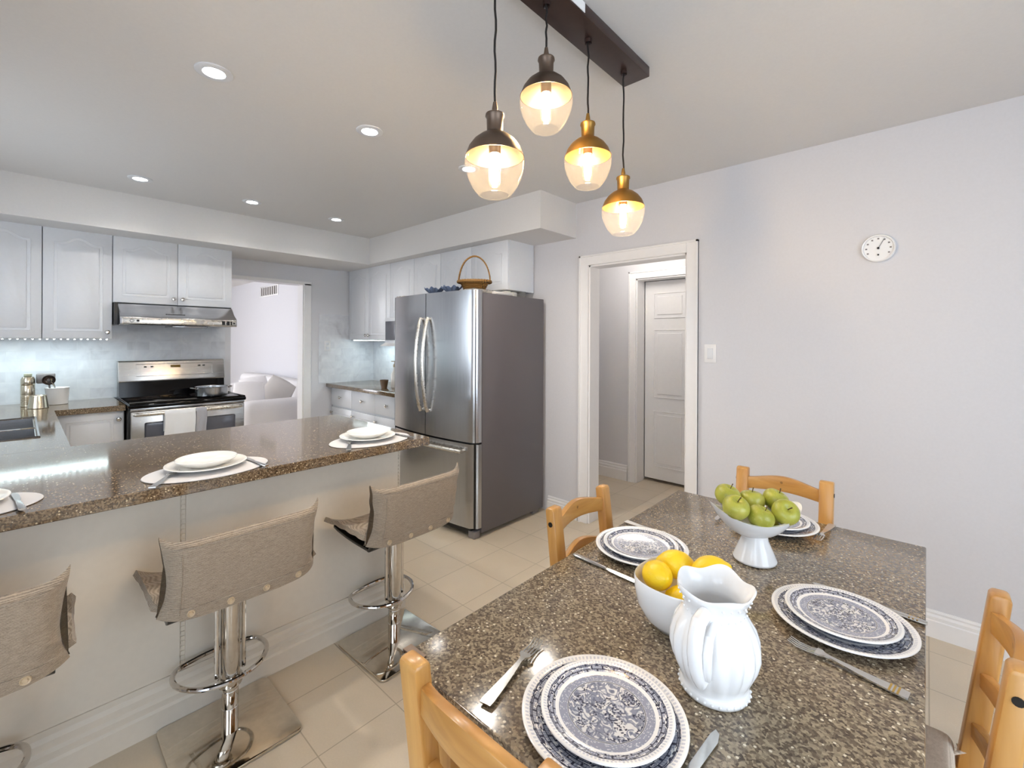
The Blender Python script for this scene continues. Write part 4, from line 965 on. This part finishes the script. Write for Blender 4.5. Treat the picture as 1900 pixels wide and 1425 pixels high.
# place settings on the bar
def bar_plate_parts():
    pass
def lathe_obj(name, prof, mat, loc_, label, cat, group=None, seg=48, fn=None, rz=0):
    o = MB().lathe(prof, seg, fn=fn).build(name, mat, ang=.9); o.location = loc_; o.rotation_euler = (0, 0, rz); return tag(o, label, cat, group)
def plate_prof(R, h=.018, foot=.55, th=.004):
    return [(0, .0035), (R * foot * .9, .0035), (R * foot, .0), (R * foot + .003, .002), (R * .72, h * .42), (R * .93, h * .85), (R * .985, h), (R, h + .001), (R * .998, h + th * .7), (R * .98, h + th), (R * .90, h * .8 + th), (R * .72, h * .38 + th), (R * .66, .0055 + th), (R * foot * .9, .0035 + th), (0, .0035 + th)]
def bowl_prof(R, h): return [(0, .003), (R * .5, .003), (R * .55, 0), (R * .58, .003), (R * .8, h * .4), (R * .97, h * .85), (R, h), (R * .985, h + .002), (R * .95, h - .004), (R * .78, h * .42), (R * .5, .008), (0, .008)]
# cutlery
def fork(label, loc_, rz, gold=False):
    t = thing('fork', label, 'fork', loc_, rz)
    b = MB()
    # body along +x : handle from -.095 to +.03, head to .095
    pts = [(-.095, .0105), (-.085, .0115), (-.04, .009), (.0, .006), (.022, .004), (.033, .0055), (.040, .0115), (.048, .0125)]
    top = [(x, y) for x, y in pts]; bot = [(x, -y) for x, y in pts[::-1]]
    def zc(x): return .006 + .004 * math.sin(max(0, (x + .02) / .07) * PI * .6) if x < .05 else .009
    bmm = bmesh.new(); 
    lo = [bmm.verts.new((x, y, zc(x) - .0015)) for x, y in top + bot]; hi = [bmm.verts.new((x, y, zc(x) + .0015)) for x, y in top + bot]
    n = len(lo); m = n // 2
    for i in range(m - 1):
        a, c = i, i + 1; d, e = n - 1 - i, n - 2 - i
        bmm.faces.new((lo[a], lo[c], lo[e], lo[d])); bmm.faces.new((hi[a], hi[d], hi[e], hi[c]))
    for i in range(n): bmm.faces.new((lo[i], hi[i], hi[(i + 1) % n], lo[(i + 1) % n]))
    bmesh.ops.recalc_face_normals(bmm, faces=bmm.faces[:]); b._merge(bmm)
    for k in range(4):
        y = -.0098 + k * .00653
        b.tube([(.046, y, .009), (.06, y, .0065), (.08, y, .006), (.097, y * .95, .011)], [.0019, .0017, .0015, .0009], 6)
    b.build('fork_body', M['silver'], t, ang=.8)
    if gold:
        b = MB()
        for k in range(3): b.box(-.082 + k * .006, -.079 + k * .006, -.0118, .0118, .0070, .0080)
        b.build('gold_band', M['gold'], t, False)
    return t
def knife(label, loc_, rz, gold=False):
    t = thing('table_knife', label, 'knife', loc_, rz)
    b = MB(); b.tube([(-.11, 0, .0045), (-.10, 0, .0045), (-.03, 0, .0045), (.0, 0, .0045)], [.007, .009, .0075, .0055], 10, flat=.45); b.build('knife_handle', M['silver'], t)
    b = MB(); b.prism([(0, -.004), (.02, -.009), (.09, -.009), (.108, -.004), (.113, .004), (.10, .0065), (0, .005)], .003, .005, 'z'); b.build('blade', M['silver'], t, False)
    if gold:
        b = MB()
        for k in range(3): b.box(-.095 + k * .007, -.092 + k * .007, -.0088, .0088, .0066, .0078)
        b.build('gold_band', M['gold'], t, False)
    return t
bar = [(-2.03, -.15, 'at the left photo edge'), (-2.005, .48, 'in front of the middle bar stool'), (-2.02, 1.16, 'at the bar end nearest the fridge')]
for i, (x, y, wh) in enumerate(bar):
    def fn(r, z, a, k): return (r * (1 + .0), z)
    o = MB().lathe([(0, 0), (.195, 0), (.2, .002), (.198, .004), (0, .004)], 64).build('placemat', M['mat']); o.location = (x + .02, y, CT + .0005); o.scale = (.72, 1.0, 1)
    tag(o, 'oval white placemat %s' % wh, 'placemat', 'placemats on the breakfast bar')
    lathe_obj('dinner_plate', plate_prof(.132, .016), M['ceramicwarm'], (x - .01, y, CT + .005), 'plain white dinner plate on the bar %s' % wh, 'plate', 'white dinner plates on the bar')
    lathe_obj('soup_plate', bowl_prof(.100, .026), M['ceramicwarm'], (x - .01, y, CT + .014), 'shallow white bowl stacked on its plate %s' % wh, 'bowl', 'white bowls on the bar')
    fork('fork tucked at the left rim of the plate %s' % wh, (x + .085, y - .145, CT + .005), math.radians(150))
    knife('knife tucked at the right rim of the plate %s' % wh, (x + .05, y + .145, CT + .005), math.radians(185))

# ================================================================== DINING TABLE
TZ = .76; TX0, TX1, TY0, TY1 = -.775, .0, .515, 1.89
tb = thing('dining_table', 'rectangular dining table with glossy speckled grey brown stone top', 'table', (-.39, 1.2, 0))
b = MB(); b.box(TX0, TX1, TY0, TY1, TZ - .022, TZ, bev=.004); loc(b, tb).build('tabletop', M['table'], tb)
for nm, a in (('apron', (TX0 + .06, TX1 - .06, TY0 + .06, TY0 + .08)), ('apron', (TX0 + .06, TX1 - .06, TY1 - .08, TY1 - .06)), ('apron', (TX0 + .06, TX0 + .08, TY0 + .08, TY1 - .08)), ('apron', (TX1 - .08, TX1 - .06, TY0 + .08, TY1 - .08))):
    b = MB(); b.box(*a, TZ - .11, TZ - .022); loc(b, tb).build(nm, M['pine'], tb, False)
for (x, y) in ((TX0 + .045, TY0 + .045), (TX1 - .105, TY0 + .045), (TX0 + .045, TY1 - .105), (TX1 - .105, TY1 - .105)):
    b = MB(); b.box(x, x + .06, y, y + .06, 0, TZ - .022, bev=.004); loc(b, tb).build('leg', M['pinez'], tb)
cl = MB(); cl.prism([(TX0 - .006, TZ + .004), (TX0 + .045, TZ + .004), (TX0 + .045, TZ + .001), (TX0 - .002, TZ + .001), (TX0 - .004, TZ - .028), (TX0 + .02, TZ - .034), (TX0 + .02, TZ - .037), (TX0 - .008, TZ - .07)], TY0 + .012, TY0 + .032, 'y')
tag(cl.build('table_clip', M['bronze2'], None, False), 'small dark metal clip hanging at the near left table corner', 'clip')

# ---- chairs
def chair():
    t = thing('dining_chair', '', 'chair', (0, 0, 0))
    # faces +y, back at y=-.18
    def py(z): return -.185 - .05 * max(0, (z - .42)) / .43
    for s in (-1, 1):
        x = s * .150; b = MB()
        b.prism([(py(0) - .0 - .016 - .01, 0), (py(0) + .016 - .01, 0), (py(.42) + .020, .42), (py(.85) + .017, .842), (py(.85) + .012, .85), (py(.85) - .012, .85), (py(.85) - .017, .842), (py(.42) - .020, .42)], x - .0235, x + .0235, 'x', bev=.005, seg=2)
        o = b.build('back_post', M['pinez'], t)
        b = MB(); b.cyl((s * .1735 - (.002 if s < 0 else 0), py(.80), .80), .008, .002, 14, axis='x'); b.build('bolt_cap', M['black'], o)
        b = MB(); b.box(x - .021, x + .021, .135, .175, 0, .43, bev=.004); b.build('leg', M['pinez'], t)
        b = MB(); b.box(x - .010, x + .010, -.17, .14, .34, .39, bev=.002); b.box(x - .009, x + .009, -.17, .14, .13, .155, bev=.002); b.build('side_rail', M['pine'], t)
    # curved rails, arched on top, bowed backwards
    def rail(z0, h, arch, name):
        b = MB()
        N = 18; bm = bmesh.new(); rows = []
        for i in range(N + 1):
            u = i / N; x = -.131 + .262 * u; k = math.sin(PI * u); yb = py(z0 + h / 2) - .022 * k
            zt = z0 + h + arch * k ** 1.5; zb = z0 + arch * .35 * k
            rows.append([bm.verts.new((x, yb + .010, zb)), bm.verts.new((x, yb + .010, zt)), bm.verts.new((x, yb - .010, zt)), bm.verts.new((x, yb - .010, zb))])
        for i in range(N):
            for j in range(4): bm.faces.new((rows[i][j], rows[i + 1][j], rows[i + 1][(j + 1) % 4], rows[i][(j + 1) % 4]))
        bm.faces.new(rows[0]); bm.faces.new(rows[-1]); bmesh.ops.recalc_face_normals(bm, faces=bm.faces[:])
        bmesh.ops.bevel(bm, geom=[e for e in bm.edges if e.calc_face_angle(0) > .9], offset=.003, segments=2, affect='EDGES', profile=.5)
        b._merge(bm); b.build(name, M['pine'], t)
    rail(.765, .048, .020, 'top_rail'); rail(.640, .034, .026, 'back_slat'); rail(.525, .034, .026, 'back_slat')
    b = MB(); b.box(-.185, .185, -.19, .19, .425, .445, bev=.005); b.build('seat', M['pine'], t)
    b = MB(); b.box(-.13, .13, .145, .165, .34, .42, bev=.002); b.build('front_rail', M['pine'], t)
    return t
GC = 'pine ladder back chairs around the dining table'
c0 = chair()
def place(o, cx, cy, rz, label):
    o.location = (cx, cy, 0); o.rotation_euler = (0, 0, rz); o['label'] = label; o['group'] = GC
# post top centre offset at local y=-.235
place(c0, -.49, .455 + .235, 0, 'pine chair in the bottom foreground seen from behind at the near table end')
c1 = copy_tree(c0); place(c1, -.893 + .235, 1.325, -PI / 2, 'pine chair on the kitchen side of the table beside the left place setting')
c2 = copy_tree(c0); place(c2, -.435, 2.12 - .235, PI, 'pale looking pine chair at the far table end behind the apples')
c3 = copy_tree(c0); place(c3, .108 - .235 + .01, 1.285, PI / 2, 'pine chair at the right photo edge seen from its side')
# seat cushion with ties on the right chair
cu_ = thing('seat_cushion', 'cream linen seat cushion tied on the chair at the right photo edge', 'cushion', (-.117, 1.285, .446), PI / 2)
b = MB(); b.box(-.175, .175, -.165, .175, 0, .045, bev=.02, seg=4); b.build('pad', M['cushion'], cu_)
for s in (-1, 1):
    b = MB(); b.tube([(s * .12, -.16, .03), (s * .14, -.20, .05), (s * .165, -.235, .04), (s * .18, -.215, .03), (s * .17, -.17, .02)], .005, 8, flat=.4); b.build('tie', M['cushion'], cu_)

# ---- place settings
def setting(cx, cy, face, who, dx=0, dy=0):
    """face: angle of the diner's up direction"""
    lathe_obj('dinner_plate', plate_prof(.134, .017), M['plateL'], (cx, cy, TZ + .0005), 'large blue grey patterned dinner plate %s' % who, 'plate', 'patterned dinner plates on the table', 96, rz=face)
    lathe_obj('salad_plate', plate_prof(.108, .014), M['plateS'], (cx + dx, cy + dy, TZ + .0125), 'small patterned salad plate stacked %s' % who, 'plate', 'patterned salad plates on the table', 96, rz=face + .4)
setting(-.392, .652, 0, 'at the near table end', .004, .004)
setting(-.630, 1.262, -PI / 2, 'at the kitchen side of the table', .0, -.006)
setting(-.140, 1.238, PI / 2, 'at the wall side of the table', .0, .004)
setting(-.388, 1.752, PI, 'at the far table end behind the apples', 0, 0)
def ang(p, q): return math.atan2(q[1] - p[1], q[0] - p[0])
def mid(p, q): return ((p[0] + q[0]) / 2, (p[1] + q[1]) / 2, TZ)
p, q = (-.556, .538), (-.592, .73); fork('silver fork lying left of the near plate', mid(p, q), ang(p, q))
p, q = (-.262, .56), (-.247, .735); knife('silver knife lying right of the near plate at the bottom edge', mid(p, q), ang(p, q))
p, q = (-.021, 1.062), (-.209, 1.09); fork('silver fork with gold bands below the wall side plate', mid(p, q), ang(p, q), True)
p, q = (-.003, 1.368), (-.21, 1.395); knife('silver knife with gold bands behind the wall side plate', mid(p, q), ang(p, q), True)
p, q = (-.755, 1.10), (-.545, 1.085); knife('silver knife lying before the kitchen side plate', mid(p, q), ang(p, q))
p, q = (-.765, 1.42), (-.58, 1.405); fork('silver fork behind the kitchen side plate', mid(p, q), ang(p, q))
p, q = (-.237, 1.875), (-.255, 1.70); fork('silver fork right of the far plate by the chair', mid(p, q), ang(p, q))
p, q = (-.545, 1.86), (-.545, 1.665); knife('silver knife left of the far plate behind the apple bowl', mid(p, q), ang(p, q))

# ---- apple compote: boat-shaped bowl on a flared foot
AX, AY, AR = -.365, 1.437, math.radians(42.6)
ap = thing('pedestal_bowl', 'white boat shaped ceramic pedestal bowl full of green apples', 'bowl', (AX, AY, TZ), AR)
b = MB(); b.lathe([(0, 0), (.050, 0), (.056, .003), (.057, .007), (.046, .035), (.035, .062), (.033, .075), (0, .078)], 40); b.build('foot', M['ceramic'], ap)
def boat(r, off):
    def f(u, v):
        a = 2 * PI * u; ca, sa = math.cos(a), math.sin(a)
        e = v ** .85; px = (.128 - off) * e * ca * (1 if True else 0); pyy = (.073 - off) * e * sa
        rim = .124 + .042 * abs(ca) ** 2.4 - .0; z = .068 + off * .9 + (rim - .068 - off * .9 * (1 - v)) * v ** 2.1 if off else .068 + (rim - .068) * v ** 2.1
        return (px, pyy, z)
    return f
fo, fi = boat(1, 0), boat(1, .006)
def boat2(u, v):
    q = v * 2
    if q <= 1: return fo(u, max(q, .001))
    return fi(u, max(2 - q, .001))
b = MB(); b.sheet(boat2, 72, 40, 0, closed_u=True); b.build('boat_bowl', M['ceramic'], ap, ang=1.0)
def apple_mesh():
    b = MB()
    def f(p):
        r = math.hypot(p.x, p.y); a = math.atan2(p.y, p.x)
        z = p.z * .92; dz = .0
        if p.z > 0: z = .86 * p.z ** .85 - .30 * math.exp(-(r / .28) ** 2)
        else: z = -(.84 * (-p.z) ** .9) + .20 * math.exp(-(r / .22) ** 2)
        k = 1 + .06 * p.z + .012 * math.cos(5 * a) * (1 if p.z < 0 else .3)
        return (p.x * k, p.y * k, z)
    b.blob((0, 0, 0), .0355, .0355, .0355, 36, 28, f); return b
root = thing('apple', '', 'apple', (0, 0, 0))
apple_mesh().build('skin', M['apple'], root, ang=2)
MB().tube([(0, 0, .018), (.001, 0, .028), (.004, .001, .038)], [.0014, .0012, .0018], 6).build('stem', M['stem'], root)
AG = 'green apples in the pedestal bowl'
Rz = Matrix.Rotation(AR, 4, 'Z')
apples = [((-.072, -.034, .163), (.35, .25, .3), 'green apple at the front left of the pedestal bowl'),
          ((-.060, .040, .172), (.3, .15, 1.3), 'green apple at the back left of the bowl, highest of all'),
          ((-.006, -.040, .138), (.5, -.1, 2.0), 'green apple low at the front centre of the bowl'),
          ((.010, .036, .158), (-.1, .1, .8), 'green apple behind the centre one with an upright stem'),
          ((.067, -.034, .150), (.75, .45, .2), 'green apple at the front right of the bowl with its hollow showing'),
          ((.080, .036, .160), (.35, -.3, 2.6), 'green apple at the back right of the bowl'),
          ((.034, .006, .098), (.2, .1, 1.0), 'green apple mostly buried at the bottom of the bowl')]
for i, (p, r, lb) in enumerate(apples):
    o = root if i == 0 else copy_tree(root)
    pw = Rz @ Vector(p); o.location = (AX + pw.x, AY + pw.y, TZ + pw.z); o.rotation_euler = r; o['label'] = lb; o['group'] = AG
    o.scale = (1.0, 1.0, 1.02)

# ---- lemon bowl
BX, BY = -.402, .985
lb_ = MB().lathe([(0, .004), (.040, .004), (.044, 0), (.050, .002), (.070, .022), (.086, .052), (.092, .085), (.093, .108), (.0915, .111), (.089, .108), (.088, .085), (.082, .054), (.066, .026), (.045, .009), (0, .008)], 56, fn=lambda r, z, a, i: (r * (1 + .035 * math.cos(4 * (a - .7))), z)).build('deep_bowl', M['ceramic'], ang=.9)
lb_.location = (BX, BY, TZ); tag(lb_, 'deep white ceramic bowl of lemons left of the pitcher', 'bowl')
def lemon_mesh():
    b = MB()
    def f(p):
        e = abs(p.x); s = (1 - .12 * e ** 2)
        tip = .16 * max(0, (e - .86) / .14) ** 1.5 * (1 if p.x > 0 else .6)
        return (p.x * (1 + tip), p.y * s, p.z * s)
    bm = bmesh.new(); bmesh.ops.create_uvsphere(bm, u_segments=28, v_segments=20, radius=1)
    for v in bm.verts:
        q = Vector((v.co.z, v.co.x, v.co.y)); q = Vector(f(q)); v.co = Vector((q.x * .042, q.y * .031, q.z * .031))
    b._merge(bm); return b
lg = 'lemons in the deep white bowl'
lo_ = lemon_mesh().build('lemon', M['lemon'], ang=2)
lem = [((-.040, -.022, .108), (.2, .3, 2.5), 'lemon at the front left of the bowl, closest to the camera'),
       ((-.022, .040, .116), (0, .1, .5), 'lemon at the back left of the bowl'),
       ((.052, .042, .126), (.1, -.2, .75), 'lemon at the back right behind the pitcher rim'),
       ((.030, -.028, .080), (.2, .1, .2), 'lemon lying lower, half hidden by the pitcher'),
       ((.0, .0, .045), (.1, .0, 1.2), 'lemon at the very bottom of the bowl')]
for i, (p, r, lbl) in enumerate(lem):
    o = lo_ if i == 0 else lo_.copy()
    if i: COL.objects.link(o)
    o.location = (BX + p[0], BY + p[1], TZ + p[2]); o.rotation_euler = r; tag(o, lbl, 'lemon', lg)

# ---- pitcher
PX, PY = -.284, .856
pc = thing('pitcher', 'white fluted ceramic pitcher with scalloped rim and beaded foot', 'pitcher', (PX, PY, TZ), math.radians(-86))
# local +x points to the camera side (handle), spout at -x
prof = [(.0, .004), (.045, .004), (.052, 0), (.058, .003), (.060, .009), (.056, .015), (.054, .020), (.062, .035), (.071, .056), (.076, .078), (.075, .098), (.069, .118), (.058, .136), (.052, .146), (.051, .152), (.055, .164), (.061, .176), (.066, .186),
        (.064, .1885), (.060, .184), (.052, .168), (.047, .152), (.050, .142), (.062, .122), (.070, .10), (.071, .078), (.066, .056), (.056, .034), (.048, .016), (0, .012)]
def pf_(r, z, a, i):
    out = i < 18
    if out and .020 < z < .14:
        k = math.sin((z - .02) / .12 * PI); d = abs(math.cos(a * 8)); r *= 1 - .085 * k * (1 - d) + .015 * k
    if z > .15:
        k = (z - .15) / .038; w_ = math.cos(5 * a + PI)
        r *= 1 + .045 * k * w_ + .05 * k * max(0, math.cos(a - PI)) ** 4; z += .004 * k * k * w_ + .004 * k * max(0, math.cos(a - PI)) ** 3
    return (r, z)
b = MB(); b.lathe(prof, 120, fn=pf_); b.build('pitcher_body', M['ceramic'], pc, ang=1.2)
b = MB()
b.tube([(.044, 0, .150), (.064, 0, .163), (.088, -.002, .160), (.100, -.003, .142), (.103, -.004, .118), (.098, -.004, .092), (.088, -.003, .070), (.078, -.001, .054), (.064, 0, .050)], [.008, .012, .0125, .0125, .012, .0115, .011, .010, .008], 14)
b.tube([(.046, .013, .144), (.080, .013, .135), (.091, .013, .112), (.088, .012, .086), (.076, .010, .066), (.070, .008, .060)], [.006, .0075, .008, .0075, .007, .005], 12)
b.build('pitcher_handle', M['ceramic'], pc)
b = MB()
for k in range(30):
    a = 2 * PI * k / 30; b.blob((.0595 * math.cos(a), .0595 * math.sin(a), .009), .0026, .0026, .0026, 8, 6)
b.build('beaded_foot_trim', M['ceramic'], pc); b = MB()
for k in range(26):
    a = 2 * PI * k / 26
    if abs(math.atan2(math.sin(a), math.cos(a))) > .25:
        b.blob((.0605 * math.cos(a), .0605 * math.sin(a), .172), .0021, .0021, .0021, 8, 6); b.blob((.0535 * math.cos(a), .0535 * math.sin(a), .148), .0019, .0019, .0019, 8, 6)
b.build('beaded_collar_trim', M['ceramic'], pc)
